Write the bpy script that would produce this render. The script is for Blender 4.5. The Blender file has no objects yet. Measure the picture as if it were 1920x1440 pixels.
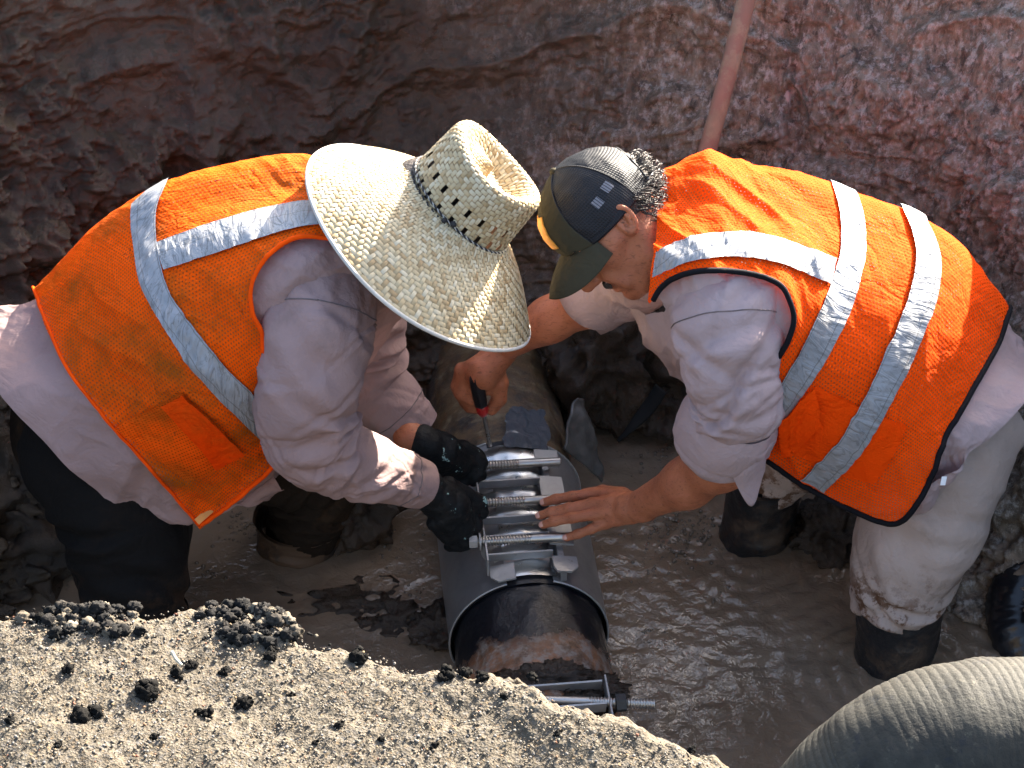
import bpy, math, random
import numpy as np
from mathutils import Vector
R = math.radians
random.seed(7); rng = np.random.default_rng(7)
scene = bpy.context.scene
COL = scene.collection

# ------------------------------------------------------------------ camera
TH = R(38); DIST = 4.1; FPX = 4100.0
F = np.array([0, math.cos(TH), -math.sin(TH)]); U = np.array([0, math.sin(TH), math.cos(TH)]); X = np.array([1., 0, 0]); TC = -F
CEN = np.array([0, 0, .6]); CAMP = CEN - DIST*F
cd = bpy.data.cameras.new('camera'); cam = bpy.data.objects.new('camera', cd); COL.objects.link(cam)
cam.location = CAMP; cam.rotation_euler = (R(90)-TH, 0, 0)
cd.sensor_fit = 'HORIZONTAL'; cd.angle = 2*math.atan(960/FPX); cd.clip_end = 1000; cd.clip_start = .05
scene.camera = cam

# ------------------------------------------------------------------ light
SUN_EL, SUN_AZ = 27, 36          # degrees; azimuth from +Y towards +X
wd = bpy.data.worlds.new('World'); scene.world = wd; wd.use_nodes = True
nt = wd.node_tree; bg = nt.nodes['Background']
sky = nt.nodes.new('ShaderNodeTexSky'); sky.sky_type = 'NISHITA'; sky.sun_disc = False
sky.dust_density = 4.; sky.ozone_density = .6; sky.sun_elevation = R(SUN_EL); sky.sun_rotation = R(SUN_AZ)
nt.links.new(sky.outputs[0], bg.inputs[0]); bg.inputs[1].default_value = .070
sl = bpy.data.lights.new('sun', 'SUN'); sl.energy = 4.0; sl.angle = R(.5); sl.color = (1, .92, .80)
sun = bpy.data.objects.new('sun', sl); COL.objects.link(sun)
sd = Vector((math.sin(R(SUN_AZ))*math.cos(R(SUN_EL)), math.cos(R(SUN_AZ))*math.cos(R(SUN_EL)), math.sin(R(SUN_EL))))
sun.rotation_euler = sd.to_track_quat('Z', 'Y').to_euler()
scene.view_settings.view_transform = 'Standard'; scene.view_settings.look = 'None'
scene.view_settings.gamma = 1; scene.view_settings.use_curve_mapping = False
scene.view_settings.exposure = 3.2

# ------------------------------------------------------------------ placing helpers
def ray(px, py): return F + X*((px-960)/FPX) + U*((720-py)/FPX)
def P(px, py, Y): d = ray(px, py); return CAMP + d*((Y-CAMP[1])/d[1])          # point of plane Y = const
def PZ(px, py, Z): d = ray(px, py); return CAMP + d*((Z-CAMP[2])/d[2])         # point of plane Z = const
def proj(p):
    q = np.asarray(p)-CAMP; t = q@F
    return np.stack([960+FPX*(q@X)/t, 720-FPX*(q@U)/t], -1)
def nrm(v): v = np.asarray(v, float); return v/np.maximum(np.linalg.norm(v, axis=-1, keepdims=True), 1e-12)

# ------------------------------------------------------------------ noise
def _h(i, j, k, s):
    n = (i.astype(np.int64)*374761393 + j.astype(np.int64)*668265263 + k.astype(np.int64)*2147483647 + s*974711) & 0xffffffff
    n = ((n ^ (n >> 13))*1274126177) & 0xffffffff
    n = (n ^ (n >> 16)); n = (n*2246822519) & 0xffffffff
    return ((n ^ (n >> 15)) & 0xffff)/32767.5-1
def vn(p, s=0):
    p = np.asarray(p, float); i = np.floor(p); f = p-i; w = f*f*f*(f*(f*6-15)+10)
    a, b, c = [i[..., q].astype(np.int64) for q in range(3)]
    x, y, z = w[..., 0], w[..., 1], w[..., 2]
    L = lambda a_, b_, t: a_+(b_-a_)*t
    return L(L(L(_h(a, b, c, s), _h(a+1, b, c, s), x), L(_h(a, b+1, c, s), _h(a+1, b+1, c, s), x), y),
             L(L(_h(a, b, c+1, s), _h(a+1, b, c+1, s), x), L(_h(a, b+1, c+1, s), _h(a+1, b+1, c+1, s), x), y), z)
def fbm(p, o=4, s=0, g=.5):
    p = np.asarray(p, float); r = 0; a = 1
    for k in range(o): r = r+a*vn(p*2.03**k+11.3*k, s+k); a *= g
    return r
def rid(p, o=4, s=0, g=.5):
    p = np.asarray(p, float); r = 0; a = 1
    for k in range(o): r = r+a*(1-2*np.abs(vn(p*2.07**k+7.7*k, s+k))); a *= g
    return r

def worley(p, s=0):
    p = np.asarray(p, float); i = np.floor(p); f = p-i; a, b, c = [i[..., q].astype(np.int64) for q in range(3)]; d = np.full(p.shape[:-1], 9.)
    for x in (-1, 0, 1):
        for y in (-1, 0, 1):
            for z in (-1, 0, 1):
                h = _h(a+x, b+y, c+z, s)*.5+.5; h2 = (h*37.7) % 1; h3 = (h*91.3) % 1
                d = np.minimum(d, (x+h-f[..., 0])**2+(y+h2-f[..., 1])**2+(z+h3-f[..., 2])**2)
    return np.sqrt(d)
# ------------------------------------------------------------------ mesh helpers
def link(name, me, mat, parent=None):
    o = bpy.data.objects.new(name, me); COL.objects.link(o)
    for m in (mat if isinstance(mat, (list, tuple)) else [mat]): me.materials.append(m)
    if parent is not None:
        o.parent = parent
        off = np.zeros(3); q = parent
        while q is not None: off += np.array(q.location); q = q.parent
        n = len(me.vertices); co = np.empty(n*3); me.vertices.foreach_get('co', co)
        me.vertices.foreach_set('co', (co.reshape(-1, 3)-off).ravel()); me.update()
    return o
def mesh(verts, faces, uv=None, smooth=True):
    verts = np.asarray(verts, float).reshape(-1, 3)
    me = bpy.data.meshes.new('m')
    if isinstance(faces, np.ndarray):
        n, k = faces.shape
        me.vertices.add(len(verts)); me.vertices.foreach_set('co', verts.ravel())
        me.loops.add(n*k); me.loops.foreach_set('vertex_index', faces.ravel().astype(np.int32))
        me.polygons.add(n); me.polygons.foreach_set('loop_start', np.arange(0, n*k, k, dtype=np.int32))
        me.polygons.foreach_set('loop_total', np.full(n, k, dtype=np.int32))
        me.update(calc_edges=True)
    else:
        me.from_pydata(verts.tolist(), [], faces); me.update()
    if uv is not None:
        l = me.uv_layers.new(name='UVMap'); li = np.empty(len(me.loops), dtype=np.int32); me.loops.foreach_get('vertex_index', li)
        l.data.foreach_set('uv', np.asarray(uv, float).reshape(-1, 2)[li].ravel())
    if smooth: me.polygons.foreach_set('use_smooth', np.ones(len(me.polygons), dtype=bool))
    return me
def mk(name, vf, mat, parent=None, smooth=True):
    v, f = vf[0], vf[1]; uv = vf[2] if len(vf) > 2 else None
    return link(name, mesh(v, f, uv, smooth), mat, parent)
def join(*L):
    V = []; Fs = []; UVs = []; n = 0
    for it in L:
        v = np.asarray(it[0], float).reshape(-1, 3); V.append(v); f = np.asarray(it[1])
        if f.shape[1] == 3: f = np.concatenate([f, f[:, 2:3]], 1)
        Fs.append(f+n); UVs.append(np.asarray(it[2]).reshape(-1, 2) if len(it) > 2 else v[:, :2]); n += len(v)
    return np.concatenate(V), np.concatenate(Fs), np.concatenate(UVs)
def gridf(M, N, closed=False, mask=None):
    i, j = np.meshgrid(np.arange(M-1), np.arange(N if closed else N-1), indexing='ij')
    if mask is not None: i, j = i[mask], j[mask]
    i, j = i.ravel(), j.ravel(); j2 = (j+1) % N
    return np.stack([i*N+j, i*N+j2, (i+1)*N+j2, (i+1)*N+j], -1)
def crm(n, m):
    """Catmull-Rom interpolation matrix: n control values -> m samples"""
    B = np.zeros((m, n)); t = np.linspace(0, n-1, m)
    for r_, x in enumerate(t):
        i = min(int(x), n-2); f = x-i
        w = [-.5*f+f*f-.5*f**3, 1-2.5*f*f+1.5*f**3, .5*f+2*f*f-1.5*f**3, -.5*f*f+.5*f**3]
        for k, ww in zip((i-1, i, i+1, i+2), w):
            if k < 0: B[r_, 0] += 2*ww; B[r_, 1] -= ww
            elif k >= n: B[r_, n-1] += 2*ww; B[r_, n-2] -= ww
            else: B[r_, k] += ww
    return B
def spl(pts, m): pts = np.asarray(pts, float); return crm(len(pts), m)@pts
def vnorm(G, closed=False):
    du = np.gradient(G, axis=0)
    dv = (np.roll(G, -1, 1)-np.roll(G, 1, 1)) if closed else np.gradient(G, axis=1)
    return nrm(np.cross(du, dv))
def tube(pts, rad, m=40, n=20, disp=None, cap=True, ref=(0, -1, .2), flat=None, shape=None):
    """swept tube; rad per control point; disp(s, th, pos) -> radial offset in metres"""
    c = spl(pts, m); r = spl(np.asarray(rad, float).reshape(len(pts), -1), m)
    T = nrm(np.gradient(c, axis=0)); ref = np.array(ref, float)
    a = nrm(ref-(T@ref)[:, None]*T); b = np.cross(T, a)
    s = np.concatenate([[0], np.cumsum(np.linalg.norm(np.diff(c, axis=0), axis=1))])
    th = np.arange(n)*2*math.pi/n
    ra = r[:, :1]; rb = r[:, 1:2] if r.shape[1] > 1 else ra
    D = (np.cos(th)[None, :, None]*ra[:, :, None]*a[:, None] + np.sin(th)[None, :, None]*rb[:, :, None]*b[:, None])
    G = c[:, None]+D
    if disp is not None:
        S, TT = np.meshgrid(s, th, indexing='ij'); G = G+nrm(D)*disp(S, TT, G)[..., None]
    uv = np.stack(np.meshgrid(s, th*float(r.mean()), indexing='ij'), -1)
    V = G.reshape(-1, 3); Fc = gridf(m, n, True)
    # normals outward
    if cap:
        V = np.concatenate([V, c[:1]+ (G[0]-c[0]).mean(0), c[-1:]]); k = m*n
        j = np.arange(n); j2 = (j+1) % n
        Fc = np.concatenate([Fc, np.stack([j2, j, np.full(n, k), np.full(n, k)], -1)[:, :4], np.stack([(m-1)*n+j, (m-1)*n+j2, np.full(n, k+1), np.full(n, k+1)], -1)])
        tri = Fc[-2*n:, :3]
        return V, list(map(tuple, Fc[:-2*n].tolist()))+list(map(tuple, tri.tolist())), np.concatenate([uv.reshape(-1, 2), np.zeros((2, 2))])
    return V, Fc, uv.reshape(-1, 2)
def tj(t):  # tube result with mixed faces -> quads for join
    v, f = t[0], t[1]
    if isinstance(f, list): f = np.array([q if len(q) == 4 else (q[0], q[1], q[2], q[2]) for q in f])
    return v, f, t[2]
def mkt(name, t, mat, parent=None, smooth=True):
    return mk(name, t, mat, parent, smooth)
def fixjoin(J):
    """quads with a doubled last index become triangles"""
    v, f, uv = J
    return v, [tuple(q) if q[2] != q[3] else tuple(q[:3]) for q in f.tolist()], uv
def box(c, ax, half, bev=.0):
    """oriented box with chamfered long edges: c centre, ax 3 axes, half sizes"""
    a, b, d = [np.asarray(q, float) for q in ax]; c = np.asarray(c, float)
    if bev <= 0:
        V = [c+a*half[0]*i+b*half[1]*j+d*half[2]*k for i in (-1, 1) for j in (-1, 1) for k in (-1, 1)]
        return np.array(V), [(0, 1, 3, 2), (4, 6, 7, 5), (0, 4, 5, 1), (2, 3, 7, 6), (0, 2, 6, 4), (1, 5, 7, 3)]
    h0, h1, h2 = half; V = []
    pr = [(-1, -1), (1, -1), (1, 1), (-1, 1)]
    ring = []
    for (i, j) in pr:
        if i*j > 0: ring += [(i*(h0), j*(h1-bev)), (i*(h0-bev), j*h1)] if i > 0 else [(i*h0, j*(h1-bev)), (i*(h0-bev), j*h1)]
        else: ring += [(i*(h0-bev), j*h1), (i*h0, j*(h1-bev))]
    ang = sorted(ring, key=lambda q: math.atan2(q[1], q[0])); n = len(ang)
    for k in (-1, 1):
        for (x, y) in ang: V.append(c+a*x+b*y+d*h2*k)
    fs = [tuple(reversed(range(n))), tuple(range(n, 2*n))]+[(q, (q+1) % n, n+(q+1) % n, n+q) for q in range(n)]
    return np.array(V), fs
def plate(pts, nv, th):
    """flat plate: outline points (3D), normal, thickness"""
    pts = np.asarray(pts, float); n = len(pts); nv = nrm(nv)
    V = np.concatenate([pts+nv*th/2, pts-nv*th/2])
    return V, [tuple(range(n)), tuple(reversed(range(n, 2*n)))]+[(q, n+q, n+(q+1) % n, (q+1) % n) for q in range(n)]
def blob(c, r, s=0, amp=.35, f=1.6, sub=3, flat=1.0, o=3):
    import bmesh
    bm = bmesh.new(); bmesh.ops.create_icosphere(bm, subdivisions=sub, radius=1)
    v = np.array([q.co[:] for q in bm.verts]); fs = np.array([[w.index for w in q.verts] for q in bm.faces]); bm.free()
    d = 1+amp*rid(v*f+s*3.1, o, s)*.6
    if sub >= 5: d = d+.35*(.7-worley(v*2.6+s, s))+.16*(.7-worley(v*6+s, s+1))
    r = np.asarray(r, float)*np.ones(3)
    return np.asarray(c)+v*d[:, None]*r*np.array([1, 1, flat]), fs

# ------------------------------------------------------------------ SDF bodies
def smin(a, b, k): h = np.clip(.5+.5*(b-a)/k, 0, 1); return b+(a-b)*h-k*h*(1-h)
def rc(p, a, b, ra, rb):
    a = np.asarray(a, float); b = np.asarray(b, float); ab = b-a
    t = np.clip(((p-a)@ab)/max(ab@ab, 1e-12), 0, 1)
    return np.linalg.norm(p-a-t[..., None]*ab, axis=-1)-(ra+(rb-ra)*t)
def ell(p, c, rad, fr=None):
    q = p-np.asarray(c, float)
    if fr is not None: q = q@np.asarray(fr).T
    rad = np.asarray(rad, float); k0 = np.linalg.norm(q/rad, axis=-1); k1 = np.linalg.norm(q/rad**2, axis=-1)
    return k0*(k0-1)/np.maximum(k1, 1e-9)
def chain(p, pts, rad, k=.012):
    d = None
    for i in range(len(pts)-1):
        e = rc(p, pts[i], pts[i+1], rad[i], rad[i+1]); d = e if d is None else smin(d, e, k)
    return d
def nets(fn, lo, hi, h, relax=1):
    lo = np.asarray(lo, float); n = np.ceil((np.asarray(hi)-lo)/h).astype(int)+1
    g = np.stack(np.meshgrid(*[lo[q]+h*np.arange(n[q]) for q in range(3)], indexing='ij'), -1)
    V = fn(g.reshape(-1, 3)).reshape(n); s = V < 0
    cs = [(i, j, k) for i in (0, 1) for j in (0, 1) for k in (0, 1)]
    sl_ = lambda A, c: A[c[0]:A.shape[0]-1+c[0], c[1]:A.shape[1]-1+c[1], c[2]:A.shape[2]-1+c[2]]
    cnt = sum(sl_(s, c).astype(np.int8) for c in cs); act = (cnt > 0) & (cnt < 8)
    ids = np.argwhere(act); acc = np.zeros((len(ids), 3)); w = np.zeros(len(ids))
    val = {c: sl_(V, c)[act] for c in cs}
    for a in cs:
        for q in range(3):
            if a[q] == 0:
                b = list(a); b[q] = 1; b = tuple(b); va, vb = val[a], val[b]; m = (va < 0) != (vb < 0)
                t = np.where(m, va/np.where(m, va-vb, 1), 0)
                pos = np.array(a, float)[None]+t[:, None]*(np.array(b)-np.array(a)); acc += pos*m[:, None]; w += m
    verts = lo+(ids+acc/w[:, None])*h
    idx = -np.ones(act.shape, dtype=np.int64); idx[act] = np.arange(len(ids)); faces = []
    for q in range(3):
        A = s if q == 0 else np.moveaxis(s, q, 0); I = idx if q == 0 else np.moveaxis(idx, q, 0)
        c = np.argwhere(A[:-1, 1:-1, 1:-1] != A[1:, 1:-1, 1:-1]); i, j, k = c[:, 0], c[:, 1]+1, c[:, 2]+1
        f = np.stack([I[i, j-1, k-1], I[i, j, k-1], I[i, j, k], I[i, j-1, k]], -1)
        neg = A[i, j, k] ^ (q == 1)
        f[~neg] = f[~neg][:, ::-1]; faces.append(f[(f >= 0).all(1)])
    faces = np.concatenate(faces)
    e = np.concatenate([faces[:, [0, 1]], faces[:, [1, 2]], faces[:, [2, 3]], faces[:, [3, 0]]])
    for _ in range(relax):
        sm = np.zeros_like(verts); ct = np.zeros(len(verts))
        np.add.at(sm, e[:, 0], verts[e[:, 1]]); np.add.at(sm, e[:, 1], verts[e[:, 0]]); np.add.at(ct, e[:, 0], 1); np.add.at(ct, e[:, 1], 1)
        verts = verts*.5+.5*sm/np.maximum(ct, 1)[:, None]
    return verts, faces
def pts_bounds(pts, m): pts = np.asarray(pts); return pts.min(0)-m, pts.max(0)+m

# ------------------------------------------------------------------ materials
class NT:
    def __init__(s, name):
        s.m = bpy.data.materials.new(name); s.m.use_nodes = True; s.t = s.m.node_tree; s.b = s.t.nodes['Principled BSDF']; s.out = s.t.nodes['Material Output']
    def n(s, typ, ins=None, **kw):
        q = s.t.nodes.new(typ)
        for k, v in kw.items(): setattr(q, k, v)
        for k, v in (ins or {}).items():
            if isinstance(v, bpy.types.NodeSocket): s.t.links.new(v, q.inputs[k])
            else: q.inputs[k].default_value = v
        return q
    def L(s, a, b): s.t.links.new(a, b)
    def co(s, kind='Object', sc=None):
        c = s.n('ShaderNodeTexCoord').outputs[kind]
        if sc is not None: c = s.n('ShaderNodeMapping', {'Vector': c, 'Scale': sc}).outputs[0]
        return c
    def noise(s, v, sc, det=4, ro=.55, dist=0): return s.n('ShaderNodeTexNoise', {'Vector': v, 'Scale': sc, 'Detail': det, 'Roughness': ro, 'Distortion': dist}).outputs['Fac']
    def ramp(s, f, stops):
        r = s.n('ShaderNodeValToRGB', {'Fac': f}); e = r.color_ramp.elements
        while len(e) < len(stops): e.new(.5)
        for q, (p, c) in zip(e, stops): q.position = p; q.color = (c, c, c, 1) if np.isscalar(c) else (*c, 1)
        return r.outputs[0]
    def mix(s, f, a, b, bt='MIX'):
        q = s.n('ShaderNodeMix', data_type='RGBA', blend_type=bt)
        for i, v in ((0, f), (6, a), (7, b)):
            if isinstance(v, bpy.types.NodeSocket): s.t.links.new(v, q.inputs[i])
            elif i == 0: q.inputs[0].default_value = v
            else: q.inputs[i].default_value = (*v, 1)
        return q.outputs[2]
    def math(s, op, a, b=0.):
        q = s.n('ShaderNodeMath', operation=op)
        for i, v in ((0, a), (1, b)):
            if isinstance(v, bpy.types.NodeSocket): s.t.links.new(v, q.inputs[i])
            else: q.inputs[i].default_value = v
        return q.outputs[0]
    def bump(s, h, st, dist=.01, nrm_=None):
        i = {'Height': h, 'Strength': st, 'Distance': dist}
        if nrm_ is not None: i['Normal'] = nrm_
        return s.n('ShaderNodeBump', i).outputs[0]
    def set(s, **kw):
        for k, v in kw.items():
            k = {'base': 'Base Color', 'rough': 'Roughness', 'metal': 'Metallic', 'normal': 'Normal', 'spec': 'Specular IOR Level', 'sheen': 'Sheen Weight', 'coat': 'Coat Weight', 'sss': 'Subsurface Weight', 'alpha': 'Alpha', 'trans': 'Transmission Weight'}[k]
            if isinstance(v, bpy.types.NodeSocket): s.t.links.new(v, s.b.inputs[k])
            else: s.b.inputs[k].default_value = (*v, 1) if isinstance(v, tuple) and len(v) == 3 else v
        return s.m
def simple(name, c, rough=.6, metal=0., var=.25, sc=20, bump=.2, bsc=80, dist=.004, spec=.5):
    t = NT(name); v = t.co(); f = t.noise(v, sc)
    base = t.mix(t.ramp(f, [(.3, 0.), (.7, 1.)]), tuple(x*(1-var) for x in c), tuple(min(1, x*(1+var)) for x in c))
    return t.set(base=base, rough=rough, metal=metal, spec=spec, normal=t.bump(t.noise(v, bsc), bump, dist))

def cloth_mat(name, c, dirt=(.10, .075, .06), dirt_amt=.4, lowmud=None):
    t = NT(name); v = t.co()
    f = t.noise(v, 5, 5, .6)
    base = t.mix(t.ramp(f, [(.35, 0.), (.7, 1.)]), tuple(x*.86 for x in c), tuple(min(1, x*1.1) for x in c))
    d = t.ramp(t.noise(v, 9, 6, .7), [(.56, 0.), (.74, 1.)])
    base = t.mix(t.math('MULTIPLY', d, dirt_amt), base, dirt)
    sp = t.ramp(t.noise(v, 60, 3, .7), [(.70, 0.), (.76, 1.)])
    base = t.mix(t.math('MULTIPLY', sp, dirt_amt*.6), base, dirt)
    if lowmud is not None:
        z = t.n('ShaderNodeSeparateXYZ', {0: t.n('ShaderNodeNewGeometry').outputs['Position']}).outputs[2]
        h = t.math('ADD', z, t.math('MULTIPLY', t.noise(v, 14, 5, .7), .25))
        g = t.ramp(t.math('DIVIDE', h, 1.0), [(lowmud, 1.), (lowmud+.10, 0.)])
        pat = t.ramp(t.noise(v, 22, 5, .75), [(.47, 0.), (.55, 1.)])
        base = t.mix(t.math('MULTIPLY', g, pat), base, (.12, .065, .04) if c[0] > .05 else (.028, .017, .011))
    w = t.n('ShaderNodeTexWave', {'Vector': v, 'Scale': 260., 'Distortion': 2.}).outputs['Fac']
    wk = t.math('ABSOLUTE', t.math('SUBTRACT', t.noise(v, 15, 3, .55, 1.1), .5)); wk2 = t.math('ABSOLUTE', t.math('SUBTRACT', t.noise(t.co('Object', (1., 1., 1.7)), 27, 2, .5, .8), .5))
    nb = t.bump(t.ramp(wk, [(0., 0.), (.14, 1.)]), .20, .006, t.bump(t.ramp(wk2, [(0., 0.), (.16, 1.)]), .10, .004, t.bump(t.noise(v, 26, 5, .6), .3, .01, t.bump(w, .06, .002))))
    return t.set(base=base, rough=.92, spec=.12, sheen=.0, normal=nb)

SHIRT_L = cloth_mat('shirt_mauve', (.305, .208, .196), dirt_amt=.35)
SHIRT_R = cloth_mat('shirt_pale', (.375, .282, .278), dirt_amt=.12)
TROUS_R = cloth_mat('trousers_pale', (.38, .30, .262), dirt_amt=.3, lowmud=.33)
TROUS_L = cloth_mat('trousers_dark', (.0075, .0068, .0066), dirt=(.022, .014, .010), dirt_amt=.5, lowmud=.33)
TROUS_M = cloth_mat('trousers_muddy', (.018, .012, .008), dirt=(.055, .031, .016), dirt_amt=.9)

def vest_mat(name, c, dirt_amt, solid=False):
    t = NT(name); uv = t.co('UV'); v = t.co(); f = t.noise(v, 7, 5, .65)
    base = t.mix(t.ramp(f, [(.3, 0.), (.7, 1.)]), tuple(x*.9 for x in c), c)
    d = t.ramp(t.noise(v, 6.5, 6, .72), [(.45, 0.), (.68, 1.)])
    base = t.mix(t.math('MULTIPLY', d, dirt_amt), base, (.30, .085, .008))
    st = t.ramp(t.noise(t.co('Object', (1., 1., .45)), 34, 4, .75), [(.66, 0.), (.72, 1.)])
    base = t.mix(t.math('MULTIPLY', st, dirt_amt*.9), base, (.06, .03, .015))
    sx = t.n('ShaderNodeSeparateXYZ', {0: uv}); p = .0068
    y = t.math('DIVIDE', sx.outputs[1], p); x = t.math('DIVIDE', sx.outputs[0], p)
    row = t.math('FLOOR', y); x = t.math('ADD', x, t.math('MULTIPLY', t.math('MODULO', t.math('ABSOLUTE', row), 2.), .5))
    fx = t.math('SUBTRACT', t.math('FRACT', x), .5); fy = t.math('SUBTRACT', t.math('FRACT', y), .5)
    dd = t.math('SQRT', t.math('ADD', t.math('MULTIPLY', fx, fx), t.math('MULTIPLY', fy, fy)))
    wk = t.math('ABSOLUTE', t.math('SUBTRACT', t.noise(v, 11, 3, .55, 1.2), .5))
    nb = t.bump(t.ramp(wk, [(0., 0.), (.09, 1.)]), .3, .006, t.bump(t.noise(v, 30, 5, .65), .4, .010, t.bump(dd, .3, .003)))
    t.set(base=base, rough=.85, spec=.08, normal=nb)
    tr = t.n('ShaderNodeBsdfTranslucent', {'Color': base, 'Normal': nb})
    ms = t.n('ShaderNodeMixShader', {0: .22, 1: t.b.outputs[0], 2: tr.outputs[0]})
    if not solid:
        hole = t.ramp(dd, [(.17, 1.), (.25, 0.)])
        tp = t.n('ShaderNodeBsdfTransparent')
        ms = t.n('ShaderNodeMixShader', {0: t.math('MULTIPLY', hole, .6), 1: ms.outputs[0], 2: tp.outputs[0]})
    t.L(ms.outputs[0], t.out.inputs[0])
    return t.m
VEST_L = vest_mat('vest_mesh_dirty', (1.0, .112, .003), .85)
VEST_R = vest_mat('vest_mesh_clean', (1.0, .088, .003), .15)
POCK_L = vest_mat('vest_solid_dirty', (1.0, .068, .0), .35, True)
POCK_R = vest_mat('vest_solid_clean', (1.0, .075, .001), .1, True)
def stripe_mat(name, dirt):
    t = NT(name); v = t.co(); uv = t.co('UV')
    b = t.mix(t.ramp(t.noise(v, 14, 6, .7), [(.4, 0.), (.75, 1.)]), (.29, .295, .31), (.21, .215, .225))
    dk = t.ramp(t.noise(v, 30, 6, .78), [(.55, 0.), (.72, 1.)])
    b = t.mix(t.math('MULTIPLY', dk, dirt), b, (.10, .085, .07))
    m = t.n('ShaderNodeMapping', {'Vector': uv, 'Scale': (1., .28, 1.), 'Rotation': (0, 0, .35)}).outputs[0]
    cr = t.n('ShaderNodeTexNoise', {'Vector': m, 'Scale': 42., 'Detail': 4., 'Distortion': 1.4}).outputs['Fac']
    ln = t.ramp(t.math('ABSOLUTE', t.math('SUBTRACT', cr, .5)), [(.0, 1.), (.03, 0.)])
    b = t.mix(t.math('MULTIPLY', ln, .45+dirt*.4), b, (.11, .105, .10))
    y = t.n('ShaderNodeSeparateXYZ', {0: uv}).outputs[1]
    e = t.math('MINIMUM', t.math('ABSOLUTE', t.math('SUBTRACT', y, .0035)), t.math('ABSOLUTE', t.math('SUBTRACT', y, .0465)))
    b = t.mix(t.ramp(t.math('MULTIPLY', e, 100.), [(.05, .7), (.14, 0.)]), b, (.10, .09, .085))
    return t.set(base=b, rough=.5, metal=.1, spec=.45, normal=t.bump(cr, .55, .012))
STR_L = stripe_mat('reflective_tape_dirty', .6); STR_R = stripe_mat('reflective_tape', .22)
BLACKTRIM = simple('black_binding', (.006, .006, .008), .85, spec=.15)
ORTRIM = simple('orange_binding', (.85, .075, .002), .9, var=.15, spec=.08)
def skin_mat():
    t = NT('skin'); v = t.co(); f = t.noise(v, 16, 5, .65)
    b = t.mix(t.ramp(f, [(.3, 0.), (.7, 1.)]), (.30, .098, .045), (.44, .162, .082))
    red = t.ramp(t.noise(v, 45, 3, .6), [(.5, 0.), (.75, 1.)]); b = t.mix(t.math('MULTIPLY', red, .35), b, (.48, .16, .10))
    hair = t.n('ShaderNodeTexNoise', {'Vector': t.co('Object', (26., 80., 80.)), 'Scale': 3., 'Detail': 3., 'Distortion': .8}).outputs['Fac']
    b = t.mix(t.math('MULTIPLY', t.ramp(hair, [(.56, 0.), (.68, 1.)]), .5), b, (.08, .03, .018))
    cell = t.n('ShaderNodeTexVoronoi', {'Vector': v, 'Scale': 420.}).outputs['Distance']
    return t.set(base=b, rough=.52, spec=.3, sss=.05, normal=t.bump(cell, .18, .002, t.bump(t.noise(v, 120, 4, .6), .3, .004)))
SKIN = skin_mat()
NAIL = simple('nail', (.62, .34, .27), .3, var=.05)
def glove_mat():
    t = NT('glove_black'); v = t.co()
    b = t.mix(t.ramp(t.noise(v, 26, 5, .75), [(.64, 0.), (.70, 1.)]), (.0045, .0055, .0065), (.012, .016, .016))
    sp = t.ramp(t.noise(v, 33, 4, .7), [(.665, 0.), (.69, 1.)]); b = t.mix(sp, b, (.28, .42, .40))
    return t.set(base=b, rough=.6, spec=.22, normal=t.bump(t.noise(v, 90, 4, .6), .5, .006))
GLOVE = glove_mat()
def mud_mat(name, c1, c2, c3, rough, light=None):
    t = NT(name); v = t.co()
    pos = t.n('ShaderNodeNewGeometry').outputs['Position']
    f = t.noise(v, 2.2, 8, .65, .4); g = t.noise(v, 11, 8, .72)
    b = t.mix(t.ramp(f, [(.35, 0.), (.65, 1.)]), c1, c2); b = t.mix(t.ramp(g, [(.48, 0.), (.68, .8)]), b, c3)
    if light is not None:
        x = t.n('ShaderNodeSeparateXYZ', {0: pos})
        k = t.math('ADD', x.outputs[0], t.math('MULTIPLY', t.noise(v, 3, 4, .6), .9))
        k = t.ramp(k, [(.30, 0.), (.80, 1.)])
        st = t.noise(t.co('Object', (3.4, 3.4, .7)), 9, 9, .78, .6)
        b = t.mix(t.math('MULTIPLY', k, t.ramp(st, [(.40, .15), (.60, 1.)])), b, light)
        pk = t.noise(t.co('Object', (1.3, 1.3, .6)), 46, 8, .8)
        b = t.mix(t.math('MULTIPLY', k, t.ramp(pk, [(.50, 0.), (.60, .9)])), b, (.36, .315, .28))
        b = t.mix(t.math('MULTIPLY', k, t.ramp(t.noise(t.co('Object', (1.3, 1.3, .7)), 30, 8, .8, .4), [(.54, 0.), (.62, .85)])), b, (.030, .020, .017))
    fl = t.ramp(t.n('ShaderNodeTexVoronoi', {'Vector': v, 'Scale': 70.}).outputs['Distance'], [(.05, 1.), (.09, 0.)])
    fl = t.math('MULTIPLY', fl, t.ramp(t.noise(v, 40, 2), [(.62, 0.), (.66, .7)]))
    b = t.mix(fl, b, (.45, .40, .36))
    h1 = t.noise(v, 150, 5, .74); h2 = t.noise(v, 16, 8, .7, .6)
    vor = t.n('ShaderNodeTexVoronoi', {'Vector': t.mix(.06, v, t.n('ShaderNodeTexNoise', {'Vector': v, 'Scale': 14.}).outputs['Color']), 'Scale': 42., 'Randomness': 1.}).outputs['Distance']
    nb = t.bump(h1, .7, .007, t.bump(vor, .3, .006))
    ro = t.ramp(t.noise(v, 8, 6, .7), [(.35, rough-.12), (.7, min(1, rough+.25))])
    return t.set(base=b, rough=ro, spec=.4, normal=nb)
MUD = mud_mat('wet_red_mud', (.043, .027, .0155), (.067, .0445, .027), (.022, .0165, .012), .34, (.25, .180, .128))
MUDD = mud_mat('dark_wet_mud', (.027, .018, .0115), (.046, .028, .017), (.017, .0125, .010), .32)
EARTH = mud_mat('dry_earth', (.25, .17, .12), (.33, .24, .17), (.2, .14, .1), .8)

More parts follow.
